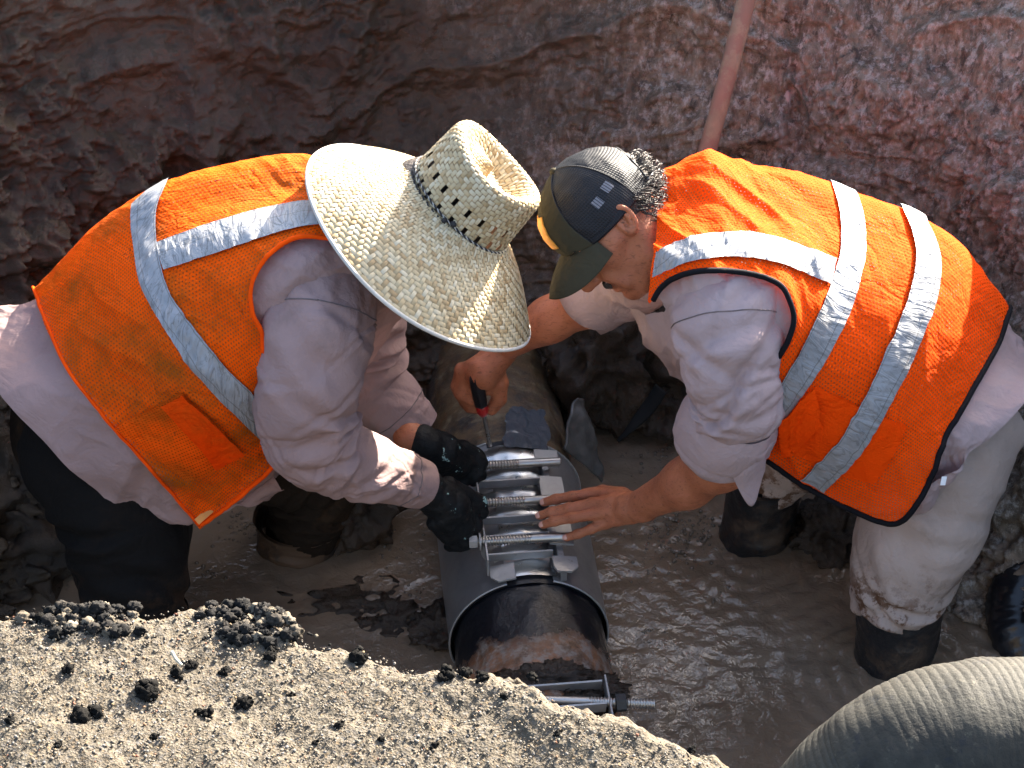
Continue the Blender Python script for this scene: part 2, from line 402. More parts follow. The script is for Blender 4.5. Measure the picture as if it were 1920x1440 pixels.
# ================================================================== SETTING
def struct(o, label=None):
    o['kind'] = 'structure'
    if label: o['label'] = label
    return o
base = np.array([(-1.7, -1.7), (-1.5, -.8), (-1.28, -.2), (-1.06, .28), (-.72, .56), (-.3, .72), (.1, .75), (.45, .68), (.75, .56), (.93, .40), (1.02, .12), (1.22, -.35), (1.5, -.9), (1.75, -1.7)])
def wall():
    M, N = 980, 430
    bx = spl(base, M); T = nrm(np.gradient(bx, axis=0)); out = np.stack([-T[:, 1], T[:, 0]], -1)
    t = np.linspace(0, 1, N); z = -.45+t*1.6
    off = np.where(z < .1, -.25*(.1-z), .30*(z-.1))
    G = np.zeros((M, N, 3)); G[..., :2] = bx[:, None]+out[:, None]*off[None, :, None]; G[..., 2] = z[None]
    n = np.zeros_like(G); n[..., :2] = -out[:, None]; n[..., 2] = .3; n = nrm(n)
    q = G.copy()
    low = fbm(q*np.array([1.6, 1.6, 2.6]), 3, 3)*.07
    str_ = fbm(q*np.array([7., 7., 2.2])+fbm(q*3, 2, 9)[..., None]*.5, 4, 21)*.022*np.clip((q[..., 0]-.1)*2.5, 0, 1)
    led = rid(q*np.array([2.2, 2.2, 6.])+fbm(q*2.5, 2, 14)[..., None]*.8, 3, 5)*.028
    cl = (np.abs(fbm(q*9, 5, 31, .58)))*.062+np.clip(fbm(q*17, 4, 36, .6), 0, 1)*.022
    fine = fbm(q*40, 4, 40, .7)*.0085
    rough = np.clip(1.25-.9*(q[..., 2]-.1), .35, 1.4)
    wp = q+.02*np.stack([vn(q*14, 91), vn(q*14, 92), vn(q*14, 93)], -1)
    w1 = worley(wp*np.array([11, 11, 14.]), 3); w2 = worley(wp*np.array([36, 36, 40.]), 8)
    w3 = worley(wp*np.array([75, 75, 82.]), 12)
    mk_ = np.clip(.45+1.7*fbm(q*np.array([2., 2., 2.8]), 3, 77)+np.clip(.35-q[..., 2], 0, 1)*.8, 0, 1); left = np.clip(.9-q[..., 0]*.9, .35, 1)
    d = low+str_*1.5+led*1.0+cl*rough*(.35+.5*mk_)+fine*(.55+.5*mk_)+(.050*(.75-w1)*rough*(.15+1.1*mk_)+.030*(.7-w2)*(.12+1.1*mk_)+.011*(.6-w3)*(.3+mk_))*left
    # hollow bulging clods low down
    G = G+n*d[..., None]
    return G.reshape(-1, 3), gridf(M, N)
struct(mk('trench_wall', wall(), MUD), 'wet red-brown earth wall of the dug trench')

def ground():
    # flat ground round the trench, out to the horizon, plus the inner rim
    inner = [(-2.6, -2.9), (-2.2, .2), (-1.2, 1.15), (0, 1.28), (1.2, 1.05), (1.75, .3), (2.6, -2.9)]
    inner = spl(inner, 60); V = []; n = len(inner)
    for s_ in (1.0, 1.15, 2, 6, 40, 300):
        for (x, y) in inner: V.append((x*s_, (y+.5)*s_-.5, (1.13 if y > -.3 else 1.13+.19*min(1, (-.3-y)))+.02*math.sin(x*3+s_)))
    f = gridf(6, n)
    return np.array(V), f
struct(mk('ground', ground(), EARTH), 'dry earth ground around the trench')

def water_mat():
    t = NT('muddy_water'); v = t.co()
    f = t.noise(v, 2.6, 6, .6, .8)
    b = t.mix(t.ramp(f, [(.35, 0.), (.68, 1.)]), (.135, .093, .061), (.185, .133, .092))
    fo = t.ramp(t.noise(v, 6, 7, .7, 1.2), [(.52, 0.), (.66, 1.)])
    b = t.mix(t.math('MULTIPLY', fo, .45), b, (.17, .132, .10))
    h = t.noise(v, 55, 3, .6, .6)
    return t.set(base=b, rough=.045, spec=.5, normal=t.bump(h, .30, .008, t.bump(t.noise(v, 14, 3, .5, .8), .16, .03)))
WATER = water_mat()
def water():
    M, N = 420, 300
    x = np.linspace(-1.75, 1.75, M); y = np.linspace(-1.75, .85, N)
    G = np.zeros((M, N, 3)); G[..., 0] = x[:, None]; G[..., 1] = y[None]
    z = np.zeros((M, N))
    for (px, py, a, w) in ((1680, 1270, .0045, .045), (1410, 1045, .003, .04), (560, 1060, .002, .06), (1890, 1120, .006, .05), (1180, 960, .002, .05)):
        c = PZ(px, py, 0); r = np.hypot(G[..., 0]-c[0], G[..., 1]-c[1]); r = r+.02*vn(np.stack([G[..., 0]*9, G[..., 1]*9, r], -1), 3)
        z += a*np.sin(r*2*math.pi/w)*np.exp(-r/.16)*np.clip(r/.05, 0, 1)
    q = np.stack([G[..., 0]*7, G[..., 1]*9, 0*z], -1)
    act = .35+.65*np.clip((G[..., 0]+.25)*2, 0, 1)
    z += act*(.0028*fbm(q*1.5+.8*fbm(q*.7, 2, 8)[..., None], 4, 60)+.0016*rid(q*4.6, 2, 66))
    G[..., 2] = z
    return G.reshape(-1, 3), gridf(M, N)
struct(mk('water', water(), WATER), 'shallow muddy brown water in the trench')

# ------------------------------------------------------------------ things: helpers
def E(name, loc, label=None, cat=None, group=None):
    o = bpy.data.objects.new(name, None); COL.objects.link(o); o.location = loc; o.empty_display_size = .1
    if label: o['label'] = label
    if cat: o['category'] = cat
    if group: o['group'] = group
    return o
def tag(o, label, cat, group=None):
    o['label'] = label; o['category'] = cat
    if group: o['group'] = group
    return o

# ================================================================== PIPE AND CLAMPS
PA = PZ(992, 1197, .05); PA[2] = .05
AX = nrm([-.105, 1, 0]); EX = np.array([AX[1], -AX[0], 0]); UZ = np.array([0, 0, 1.])
PR, CR = .150, .1585
def Q(s, e, h): return PA+AX*s+EX*e+UZ*h
def cyl(s0, s1, a0, a1, r, m, n, disp=None):
    s = np.linspace(s0, s1, m); a = np.linspace(a0, a1, n); S, A = np.meshgrid(s, a, indexing='ij')
    rr = r+(disp(S, A) if disp is not None else 0)*np.ones_like(S)
    G = PA+S[..., None]*AX+(rr*np.sin(A))[..., None]*EX+(rr*np.cos(A))[..., None]*UZ
    return G.reshape(-1, 3), gridf(m, n), np.stack([S, A*r], -1).reshape(-1, 2)
def pipe_mat():
    t = NT('old_pipe'); v = t.co(); uv = t.n('ShaderNodeSeparateXYZ', {0: t.co('UV')})
    s = uv.outputs[0]
    w = t.math('ADD', s, t.math('MULTIPLY', t.math('SUBTRACT', t.noise(v, 7, 6, .7), .5), .30))
    rust = t.mix(t.ramp(t.noise(v, 14, 7, .72), [(.38, 0.), (.62, 1.)]), (.09, .048, .026), (.34, .135, .055))
    grey = t.mix(t.ramp(t.noise(v, 42, 6, .75), [(.45, 0.), (.6, 1.)]), rust, (.22, .18, .15))
    rear = t.mix(t.ramp(t.noise(v, 9, 7, .72), [(.45, 0.), (.6, 1.)]), (.13, .074, .032), (.045, .03, .022))
    rear = t.mix(t.ramp(t.noise(t.co('Object', (1, 2.5, 1)), 18, 6, .75), [(.52, 0.), (.66, .8)]), rear, (.21, .155, .085))
    blk = t.ramp(t.noise(v, 8, 5, .7), [(.42, 0.), (.58, 1.)])
    front = t.mix(t.ramp(w, [(-.0, 0.), (.02, 1.)]), grey, rear)
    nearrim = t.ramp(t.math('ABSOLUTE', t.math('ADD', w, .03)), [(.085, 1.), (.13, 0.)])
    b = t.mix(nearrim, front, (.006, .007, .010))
    h = t.bump(t.noise(v, 70, 7, .7), .5, .006, t.bump(t.noise(v, 22, 5, .6), .35, .012))
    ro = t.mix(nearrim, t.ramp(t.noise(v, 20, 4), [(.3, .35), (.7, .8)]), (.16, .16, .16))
    return t.set(base=b, rough=ro, spec=.55, normal=h)
PIPE_M = pipe_mat()
pd = lambda S, A: .003*fbm(np.stack([S*14, A*3, 0*S], -1), 4, 5)+.014*np.clip(fbm(np.stack([S*16, A*3.2, 0*S+4], -1), 5, 15)+.15, 0, 1)*np.clip((-S-.16)*8, 0, 1)*np.clip(np.cos(A)*1.5, 0, 1)
o = mk('water_main_pipe', cyl(-1.15, .95, -math.pi, math.pi, PR, 300, 160, pd), PIPE_M)
tag(o, 'large old rusty black water pipe lying half under muddy water', 'pipe')

def steel_mat(name, c, rough, metal=1.0, brush=.12):
    t = NT(name); v = t.co()
    b = t.mix(t.ramp(t.noise(v, 12, 6, .7), [(.35, 0.), (.7, 1.)]), tuple(x*.78 for x in c), c)
    sp = t.ramp(t.noise(v, 45, 5, .7), [(.64, 0.), (.72, 1.)]); b = t.mix(t.math('MULTIPLY', sp, .5), b, (.12, .09, .07))
    return t.set(base=b, rough=t.ramp(t.noise(v, 30, 5, .7), [(.3, rough*.8), (.7, min(1, rough*1.3))]), metal=metal, normal=t.bump(t.noise(t.co('Object', (1, 8, 8)), 60, 3), brush, .003))
ST_D = steel_mat('dull_stainless', (.36, .345, .34), .42, .75); ST_B = steel_mat('plate_stainless', (.40, .39, .38), .5, .6); ST_S = steel_mat('bright_stainless', (.62, .62, .61), .3)
ROD = steel_mat('bolt_steel', (.55, .52, .48), .36)
RUB = simple('black_rubber', (.012, .012, .014), .45)
CL = .43
cl = E('repair_clamp', Q(.2, 0, 0), 'grey stainless steel repair clamp with three bolts wrapped around the pipe', 'pipe clamp')
mk('sleeve', cyl(0, CL, .30, 2*math.pi-.28, CR, 60, 150, lambda S, A: .0012*np.sin(S*9)+.001*vn(np.stack([S*6, A*2, 0*S], -1), 2)), ST_D, cl)
mk('gasket', cyl(-.004, CL+.004, -math.pi, math.pi, PR+.004, 40, 120), RUB, cl)
def rimtube(s, r, tr, a0=.3, a1=2*math.pi-.28): 
    a = np.linspace(a0, a1, 90); return tube([Q(s, r*math.sin(q), r*math.cos(q)) for q in a], [tr]*90, 180, 8, ref=tuple(AX))
mkt('sleeve_rim', rimtube(-.001, CR, .0022), ST_B, cl)
mkt('sleeve_rim', rimtube(CL, CR, .0022), ST_B, cl)
# bright inner shield under the gap, slightly buckled
mk('inner_shield', cyl(.012, CL-.012, -.40, .36, PR+.0085, 90, 40, lambda S, A: .003*np.sin(S*2*math.pi/.062)+.0012*vn(np.stack([S*30, A*9, 0*S], -1), 4)), ST_S, cl)
HB = .187   # bolt height above axis
def htop(e, r=CR): return math.sqrt(max(r*r-e*e, 0))
# side bars: right bar is a row of flat plates, left bar a standing plate
segs = [(.005, .048, True), (.085, .168, False), (.205, .290, False), (.325, .375, False)]
for (s0, s1, oct_) in segs:
    e0, e1 = .050, .098; hh = .172
    if oct_: out = [(s0+.014, e0), (s0, e0+.006), (s0, e1-.014), (s0+.014, e1), (s1, e1), (s1, e0)]
    else: out = [(s0, e0), (s0, e1), (s1, e1), (s1, e0)]
    v, f = plate([Q(s, e, hh-.16*(e-e0)) for s, e in out], UZ+.16*EX, .005); mk('side_plate', (v, f), ST_B, cl, False)
mk('side_rail', box(Q(.19, .068, .157), (AX, EX, UZ), (.185, .006, .012)), ST_D, cl, False)
mk('back_plate', box(Q(.19, -.078, .174), (AX, EX, UZ), (.165, .0016, .021)), ST_B, cl, False)
for s in (.085, .20, .315):   # curved bolt seats on the back plate
    a = np.linspace(-.95, .95, 9); pts = [Q(s+.026*math.sin(q), -.080-.007*math.cos(q*1.6), .190+.004*math.cos(q)) for q in a]
    g = np.array([[p, p-UZ*.032] for p in pts]); mk('bolt_seat', (g.reshape(-1, 3), gridf(9, 2)), ST_B, cl)
out = [(.0, -.026), (.0, -.060), (.016, -.074), (.046, -.074), (.046, -.026)]
mk('corner_tab', plate([Q(s, e+.0, .166-.18*abs(e+.02)) for s, e in out], UZ-.18*EX, .004), ST_B, cl, False)
for s in (.058, .112, .165, .222, .277, .338):
    dz = random.uniform(-.002, .002)
    mk('finger_bar', box(Q(s, -.014, .172+dz), (EX, nrm(AX+UZ*.25), nrm(UZ-AX*.25)), (.066, .0016, .0115), 0), ST_B, cl, False)
for k, s in enumerate((.085, .20, .315)):
    b = mk('bolt', tube([Q(s, -.106, HB+.004), Q(s, -.004, HB+.002), Q(s, .098, HB)], [.0088]*3, 190, 12, disp=lambda S, T, G: np.where(S < .118, .0034*(np.abs(((S/.0060) % 1)-.5)*2-.5), 0)), ROD, cl)
    a = np.arange(6)*math.pi/3+.3
    mk('nut', plate([Q(s, -.102, HB+.004)+AX*.0135*math.cos(q)+UZ*.0135*math.sin(q) for q in a], EX, .016), ST_B, b, False)
    mkt('washer', tube([Q(s, -.090, HB+.003), Q(s, -.087, HB+.003)], [.018, .018], 2, 20, ref=(0, 0, 1)), ST_B, b, False)
# peeled gasket flap and crinkled wet film at the rear of the clamp
def flap():
    top = spl([PZ(1060, 842, .165), PZ(1068, 802, .20), PZ(1076, 768, .225), PZ(1084, 746, .235)], 30)
    bot = spl([PZ(1132, 905, .04), PZ(1124, 852, .10), PZ(1110, 800, .165), PZ(1094, 748, .222)], 30)
    w = np.linspace(0, 1, 14); G = top[:, None]*(1-w[None, :, None])+bot[:, None]*w[None, :, None]
    G = G+.004*fbm(G*30, 3, 2)[..., None]*np.array([1, -1, .5])
    return G.reshape(-1, 3), gridf(30, 14)
fo = mk('gasket_flap', flap(), simple('grey_rubber', (.085, .08, .075), .3, var=.3, sc=30, bump=.4), cl)
sm_ = fo.modifiers.new('s', 'SOLIDIFY'); sm_.thickness = .005
def film():
    m, n = 60, 50; a = np.linspace(-.28, .62, m); s = np.linspace(CL-.03, CL+.12, n); A, S = np.meshgrid(a, s, indexing='ij')
    r = PR+.012+.0022*np.abs(fbm(np.stack([A*8, S*22, 0*S], -1), 3, 8))+.03*np.clip((A-.35)*3, 0, 1)*(.4+S-CL)
    G = PA+S[..., None]*AX+(r*np.sin(A))[..., None]*EX+(r*np.cos(A))[..., None]*UZ
    f = gridf(m, n); k = (np.stack([A, S*8], -1).reshape(-1, 2))[f].mean(1); e = ((k[:, 0]-.28)/.36)**2+((k[:, 1]/8-CL-.03)/.085)**2+.45*fbm(np.stack([k[:, 0]*5, k[:, 1]*3, 0*k[:, 0]], -1), 3, 4)
    return G.reshape(-1, 3), f[e < 1]
t = NT('wet_plastic_film'); v_ = t.co(); t.set(base=(.06, .068, .08), rough=.2, spec=1.0, normal=t.bump(t.noise(v_, 30, 4, .6, 1.), .3, .006)); FILM = t.m  # bluish-grey base colour stands in for sky reflected by the wet surface
tag(mk('plastic_film', film(), FILM), 'crinkled wet clear plastic film on the pipe behind the clamp', 'plastic film')

# second clamp, nearer, mostly hidden by the asphalt
c2 = E('old_clamp', Q(-.47, 0, 0), 'muddy older steel clamp on the pipe behind the asphalt edge', 'pipe clamp')
mk('sleeve', cyl(-.66, -.325, .2, 2*math.pi-.2, CR, 30, 120), ST_D, c2)
for (s, h) in ((-.300, .176), (-.360, .180)):
    mk('finger_bar', box(Q(s, .025, h-.01), (EX, nrm(AX+UZ*.3), nrm(UZ-AX*.3)), (.075, .0018, .016)), ST_B, c2, False)
mk('bolt', tube([Q(-.330, -.05, .174), Q(-.345, .08, .170), Q(-.355, .19, .162)], [.0085]*3, 180, 12, disp=lambda S, T, G: np.where(S > .12, .0034*(np.abs(((S/.0060) % 1)-.5)*2-.5), 0)), ROD, c2)
mk('nut', plate([Q(-.350, .128, .167)+AX*.017*math.cos(q)+UZ*.017*math.sin(q) for q in np.arange(6)*math.pi/3], EX, .018), RUB, c2, False)
mk('back_plate', box(Q(-.39, .108, .154), (AX, nrm(EX+UZ*.2), UZ), (.105, .0015, .022)), ST_B, c2, False)
for k in range(5):
    s, e = [(-.26, .02), (-.27, .085), (-.33, .05), (-.35, -.02), (-.27, -.06)][k]
    v, f = blob(Q(s, e, htop(e, .150)), (.04, .028, .012), k+3, .9, 3.0, 5); mk('mud_cake', (v, f), MUDD, c2)

# ================================================================== PEOPLE
class Sheet:
    """cloth sheet from a grid of control points (px, py, Y)"""
    def __init__(s, rows, M=260, N=220, wr=None, inset=0.):
        C = np.array([[P(*q) for q in r_] for r_ in rows]); s.Rn, s.Cn = C.shape[:2]
        G = np.einsum('mr,rcd,nc->mnd', crm(s.Rn, M), C, crm(s.Cn, N))
        n = vnorm(G)
        if ((n*(CAMP-G)).sum(-1) > 0).mean() < .5: n = -n; s.flip = True
        else: s.flip = False
        du = np.linalg.norm(np.diff(G, axis=0), axis=-1).mean(1); dv = np.linalg.norm(np.diff(G, axis=1), axis=-1).mean(0)
        s.su = np.concatenate([[0], np.cumsum(du)]); s.sv = np.concatenate([[0], np.cumsum(dv)])
        s.uu = np.linspace(0, s.Rn-1, M); s.vv = np.linspace(0, s.Cn-1, N)
        if wr is not None:
            a, b = np.meshgrid(s.su, s.sv, indexing='ij'); G = G+n*wr(a, b, G)[..., None]
        G = G-n*inset
        s.G = G; n = vnorm(G); s.n = -n if s.flip else n; s.M, s.N = M, N; s.px = proj(G)
    def at(s, u, v, off=0.):
        x = np.clip(np.asarray(u)/(s.Rn-1)*(s.M-1), 0, s.M-1.001); y = np.clip(np.asarray(v)/(s.Cn-1)*(s.N-1), 0, s.N-1.001)
        i = x.astype(int); j = y.astype(int); a = (x-i)[..., None]; b = (y-j)[..., None]
        bl = lambda A: (A[i, j]*(1-a)+A[i+1, j]*a)*(1-b)+(A[i, j+1]*(1-a)+A[i+1, j+1]*a)*b
        return bl(s.G)+nrm(bl(s.n))*np.asarray(off)[..., None] if not np.isscalar(off) else bl(s.G)+nrm(bl(s.n))*off
    def inv(s, pts, vmin=.6, n=None, closed=False):
        pts = np.asarray(pts, float)
        if closed: pts = np.concatenate([pts, pts[:1]])
        d = np.concatenate([[0], np.cumsum(np.linalg.norm(np.diff(pts, axis=0), axis=1))])
        n = n or max(12, int(d[-1]/5)); m = crm(len(pts), 40*len(pts))@pts
        dd = np.concatenate([[0], np.cumsum(np.linalg.norm(np.diff(m, axis=0), axis=1))])
        q = np.stack([np.interp(np.linspace(0, dd[-1], n), dd, m[:, k]) for k in (0, 1)], -1)
        j0 = int(vmin/(s.Cn-1)*(s.N-1)); S = s.px[:, j0:].reshape(-1, 2); uv = []
        for p in q:
            k = ((S-p)**2).sum(1); b = np.argsort(k)[:4] if False else np.argpartition(k, 4)[:4]; w = 1/(k[b]+1e-3); w /= w.sum()
            i, j = b//(s.N-j0), b % (s.N-j0)+j0; uv.append(((s.uu[i]*w).sum(), (s.vv[j]*w).sum()))
        uv = np.array(uv)
        for _ in range(3):
            k = uv.copy(); k[1:-1] = (uv[:-2]+2*uv[1:-1]+uv[2:])/4; uv = k
        return uv
    def mesh(s, cut=None, vmin=0, extra=None):
        f = gridf(s.M, s.N)
        if cut is not None:
            c = s.px.reshape(-1, 2)[f].mean(1); jj = (f[:, 0] % s.N)/(s.N-1)*(s.Cn-1)
            f = f[~(inpoly(c, cut) & (jj > vmin))]
        if extra is not None: c = s.px.reshape(-1, 2)[f].mean(1); f = f[~inpoly(c, extra)]
        if not s.flip: pass
        else: f = f[:, ::-1]
        uv = np.stack(np.meshgrid(s.su, s.sv, indexing='ij'), -1).reshape(-1, 2)
        return s.G.reshape(-1, 3), f, uv
    def strip(s, L_, R_, w=8, off=.004, crumple=.002, seed=0, n=None, vmin=.9):
        n = n or int(max(np.linalg.norm(np.diff(np.asarray(L_, float), axis=0), axis=1).sum(), 60)/3.2)
        a = s.inv(L_, vmin, n); b = s.inv(R_, vmin, n); t = np.linspace(0, 1, w)
        uv = a[:, None]*(1-t)[None, :, None]+b[:, None]*t[None, :, None]
        G = s.at(uv[..., 0], uv[..., 1], off)
        ed = np.sin(np.pi*t)[None]**.5
        G = G+TC*((crumple*rid(np.stack([uv[..., 0]*26, uv[..., 1]*4+t[None]*.5, 0*uv[..., 0]+seed], -1), 2, seed))*ed)[..., None]
        f = gridf(n, w)
        nn = np.cross(G[1, 0]-G[0, 0], G[0, 1]-G[0, 0])
        if nn@(CAMP-G[0, 0]) < 0: f = f[:, ::-1]
        dl = np.linalg.norm(np.diff(G[:, 0], axis=0), axis=1); al = np.concatenate([[0], np.cumsum(dl)]); wd_ = np.linalg.norm(G[n//2, -1]-G[n//2, 0])
        return G.reshape(-1, 3), f, np.stack(np.meshgrid(al, t*wd_, indexing='ij'), -1).reshape(-1, 2)
    def cord(s, pts, r, off=.002, closed=False, seg=6, vmin=.6):
        uv = s.inv(pts, vmin, closed=closed); c = s.at(uv[:, 0], uv[:, 1], off); m = len(c)
        return tube(c, [r]*m, m, seg)
def inpoly(p, poly):
    x, y = p[:, 0], p[:, 1]; ins = np.zeros(len(p), bool); n = len(poly); j = n-1
    for i in range(n):
        xi, yi = poly[i]; xj, yj = poly[j]
        c = ((yi > y) != (yj > y)) & (x < (xj-xi)*(y-yi)/(yj-yi+1e-9)+xi); ins ^= c; j = i
    return ins
def folds(S, T, seed, amp, fs=14., ft=2.2, skew=.6):
    """soft fabric folds on a tube: ridges running across and spiralling round it"""
    q = np.stack([S*fs+skew*np.sin(T+seed), np.cos(T)*ft*.5+S*3, np.sin(T)*ft*.5], -1)
    w = vn(q*.6, seed+5)*.8
    return amp*(.75*rid(q+w[..., None], 2, seed, .45)+.5*vn(q*.5, seed+9))

def creases(S, T, n, seed, sc, ss, tc, ts, amp=(.005, .012), w=(.008, .016), tilt=.035):
    rg_ = np.random.default_rng(seed); r_ = 0*S
    for _ in range(n):
        s0 = rg_.normal(sc, ss); t0 = rg_.normal(tc, ts); ti = rg_.normal(0, tilt); wi = rg_.uniform(*w); am = rg_.uniform(*amp)
        dT = (T-t0+math.pi) % (2*math.pi)-math.pi; x = (S-s0-ti*dT-.01*np.sin(2*dT+seed))/wi
        win = np.exp(-(dT/rg_.uniform(.6, 1.1))**2)
        r_ = r_+am*win*(-np.exp(-x*x)+.75*np.exp(-((x-1.7)/1.1)**2)+.4*np.exp(-((x+1.9)/1.3)**2))
    return r_
def hand_chains(p, chains, k=.007):
    d = None
    for pts, rad in chains:
        e = chain(p, pts, rad, .006); d = e if d is None else smin(d, e, k)
    return d
def nail(tip, prev, up, r):
    d = nrm(np.asarray(tip)-np.asarray(prev)); up = nrm(np.asarray(up)-(np.asarray(up)@d)*d); sd_ = np.cross(d, up)
    a = np.linspace(-1, 1, 7); b = np.linspace(-1, 1, 7); G = np.array([[np.asarray(tip)+d*(i*r*.62+r*.22)*1.0+sd_*j*r*.66*math.sqrt(max(1-.55*max(0, i)**4, .1))+up*(r*1.10-.30*r*j*j-.34*r*max(0, i)**2-.05*r) for j in b] for i in a])
    f = gridf(7, 7); nn = np.cross(G[1, 3]-G[0, 3], G[0, 1]-G[0, 0])
    if nn@up < 0: f = f[:, ::-1]
    return G.reshape(-1, 3), f

# ---------------------------------------------------------------- the man on the left
ML = E('person', (-.75, 0, -.3), 'man in dirty orange vest, wide straw hat and black gloves bending over the clamp', 'person')
rowsL = [
 [(700, 345, .20), (690, 322, .10), (700, 362, .03), (705, 420, -.06), (715, 470, -.12), (735, 520, -.13), (740, 560, -.10)],
 [(580, 345, .25), (570, 294, .15), (572, 362, .03), (575, 432, -.12), (595, 520, -.19), (620, 620, -.19), (650, 690, -.13)],
 [(440, 365, .26), (430, 309, .15), (430, 380, .02), (440, 480, -.125), (472, 580, -.20), (515, 690, -.21), (590, 780, -.14)],
 [(290, 430, .26), (287, 361, .145), (285, 430, .02), (310, 540, -.12), (370, 640, -.205), (445, 745, -.225), (528, 856, -.16)],
 [(190, 500, .25), (178, 433, .135), (198, 490, .02), (242, 590, -.12), (308, 692, -.20), (382, 798, -.22), (448, 932, -.16)],
 [(85, 605, .24), (66, 544, .125), (86, 600, .02), (128, 692, -.115), (202, 788, -.19), (288, 885, -.205), (374, 984, -.155)],
]
def wrL(a, b, G):
    q = np.stack([a*5+b*2.2, b*5-a*2, 0*a], -1)
    return .0028*rid(np.stack([a*24+b*16, b*9-a*8, 0*a], -1)+.8*vn(q*1.5, 14)[..., None], 2, 16)*np.clip(.4+vn(q*.9, 19), 0, 1)+.007*fbm(q, 3, 2)+.0055*rid(np.stack([a*13+b*7, b*4-a*3, 0*a], -1)+.5*vn(q, 4)[..., None], 2, 6)*np.clip((b-.28)*4, .15, 1)
vL = Sheet(rowsL, wr=wrL)
armL = [(720, 470), (680, 458), (620, 448), (560, 446), (515, 470), (485, 505), (471, 545), (475, 590), (492, 625), (500, 680), (505, 735), (540, 790), (640, 790), (760, 600)]
vestL = mk('safety_vest', vL.mesh(armL, 2.3), VEST_L, ML)
s1L = [(318, 337), (297, 385), (294, 430), (300, 480), (318, 545), (362, 612), (428, 690), (480, 742), (512, 776)]
s1R = [(248, 385), (247, 420), (252, 460), (264, 530), (300, 600), (345, 672), (415, 752), (475, 812), (522, 852)]
mk('reflective_stripe', vL.strip(s1L, s1R, seed=1, crumple=.0035), STR_L, vestL)
mk('reflective_stripe', vL.strip([(297, 458), (350, 438), (410, 418), (480, 398), (550, 384), (610, 379), (690, 384)], [(310, 508), (360, 492), (420, 473), (480, 453), (560, 430), (630, 423), (690, 428)], seed=2, off=.006, crumple=.001), STR_L, vestL)
pk = vL.strip([(217, 800), (262, 776), (305, 755), (343, 735)], [(345, 900), (384, 888), (420, 868), (455, 848)], w=30, off=.006, crumple=.002, seed=4, n=40)
mk('pocket', pk, VEST_L, vestL)
mk('pocket_flap', vL.strip([(305, 757), (325, 747), (345, 736)], [(404, 873), (430, 860), (456, 846)], w=26, off=.011, crumple=.002, seed=5, n=24), POCK_L, vestL)
mkt('arm_binding', vL.cord([(690, 462), (620, 449), (560, 446), (515, 470), (485, 505), (471, 545), (475, 590), (492, 622), (494, 660)], .0042, vmin=2), ORTRIM, vestL)
mkt('hem_binding', vL.cord([(66, 548), (86, 600), (128, 692), (202, 788), (288, 885), (374, 984)], .0032), ORTRIM, vestL)
mkt('zip', vL.cord([(376, 982), (410, 960), (448, 932), (490, 895), (526, 857)], .0045), ORTRIM, vestL)
zt = P(384, 966, -.165)
v, f = box(zt+TC*.01, (nrm(X*.75+U*.66), nrm(-X*.66+U*.75), TC), (.018, .0065, .002)); mk('zip_pull', (v, f), simple('brass', (.50, .19, .04), .4, .5), vestL, False)
# shirt
shL = [r_+[(r_[-1][0]+60, r_[-1][1]-10, .05)] for r_ in rowsL]
shL[5] = rowsL[5]+[(520, 905, -.02)]
shL.append([(-60, 640, .22), (-40, 560, .12), (-48, 640, .0), (0, 742, -.13), (95, 855, -.19), (208, 958, -.20), (318, 1004, -.17), (420, 965, -.06)])
wrS = lambda a, b, G: .006*fbm(np.stack([a*6, b*5, 0*a], -1), 3, 8)+.006*rid(np.stack([a*4+b*2, b*11-a*4, 0*a], -1), 2, 12)
sL = Sheet(shL, 220, 200, wr=lambda a, b, G: wrL(a, b, G)+wrS(a, b, G)*np.clip((a-.62)*9, 0, 1), inset=.02)
def sleeve(pts, rad, seed, amp=.009, m=270, n=110, pinch=(), fs=14., cuff=None, cr=()):
    pts = [P(*q) if len(q) == 3 else np.asarray(q) for q in pts]
    def d(S, T, G):
        r_ = folds(S, T, seed, amp, fs)
        for (s0, w, a0, amt) in pinch:   # creases at the inside of the elbow
            r_ = r_-amt*np.exp(-((S-s0-.018*np.cos(T-a0))/w)**2)*(.35+.65*np.clip(np.cos(T-a0), 0, 1))
        for c_ in cr: r_ = r_+creases(S, T, *c_)
        r_ = r_+creases(S, T, 26, seed+70, S.max()*.6, S.max()*.22, 0., 1.3, (.0012, .0042), (.0035, .008), .05)
        if cuff is not None: r_ = np.where(S > S.max()-cuff, .003+.25*r_, r_)
        return r_
    return tube(pts, rad, m, n, disp=d, cap=False)
slNL = sleeve([(620, 470, .0), (606, 535, -.085), (594, 610, -.15), (586, 690, -.19), (570, 765, -.205), (590, 830, -.20), (655, 865, -.17), (725, 890, -.13), (790, 908, -.09)],
              [.06, .095, .100, .094, .086, .080, .066, .053, .043], 3, .006, fs=9., cuff=.035, cr=((9, 5, .40, .05, -1.0, .8), (6, 9, .22, .06, .2, .9, (.003, .008), (.012, .025)), (6, 14, .50, .05, .2, 1.0, (.003, .007))))
slFL = sleeve([(640, 400, .17), (660, 520, .22), (672, 640, .225), (690, 715, .21), (735, 760, .195), (782, 808, .18)], [.08, .095, .09, .078, .066, .050], 8, .005, 130, 80, cuff=.03, cr=((8, 19, .33, .06, -.8, .9),))
mk('shirt', fixjoin(join(sL.mesh(), slNL, slFL)), SHIRT_L, ML)
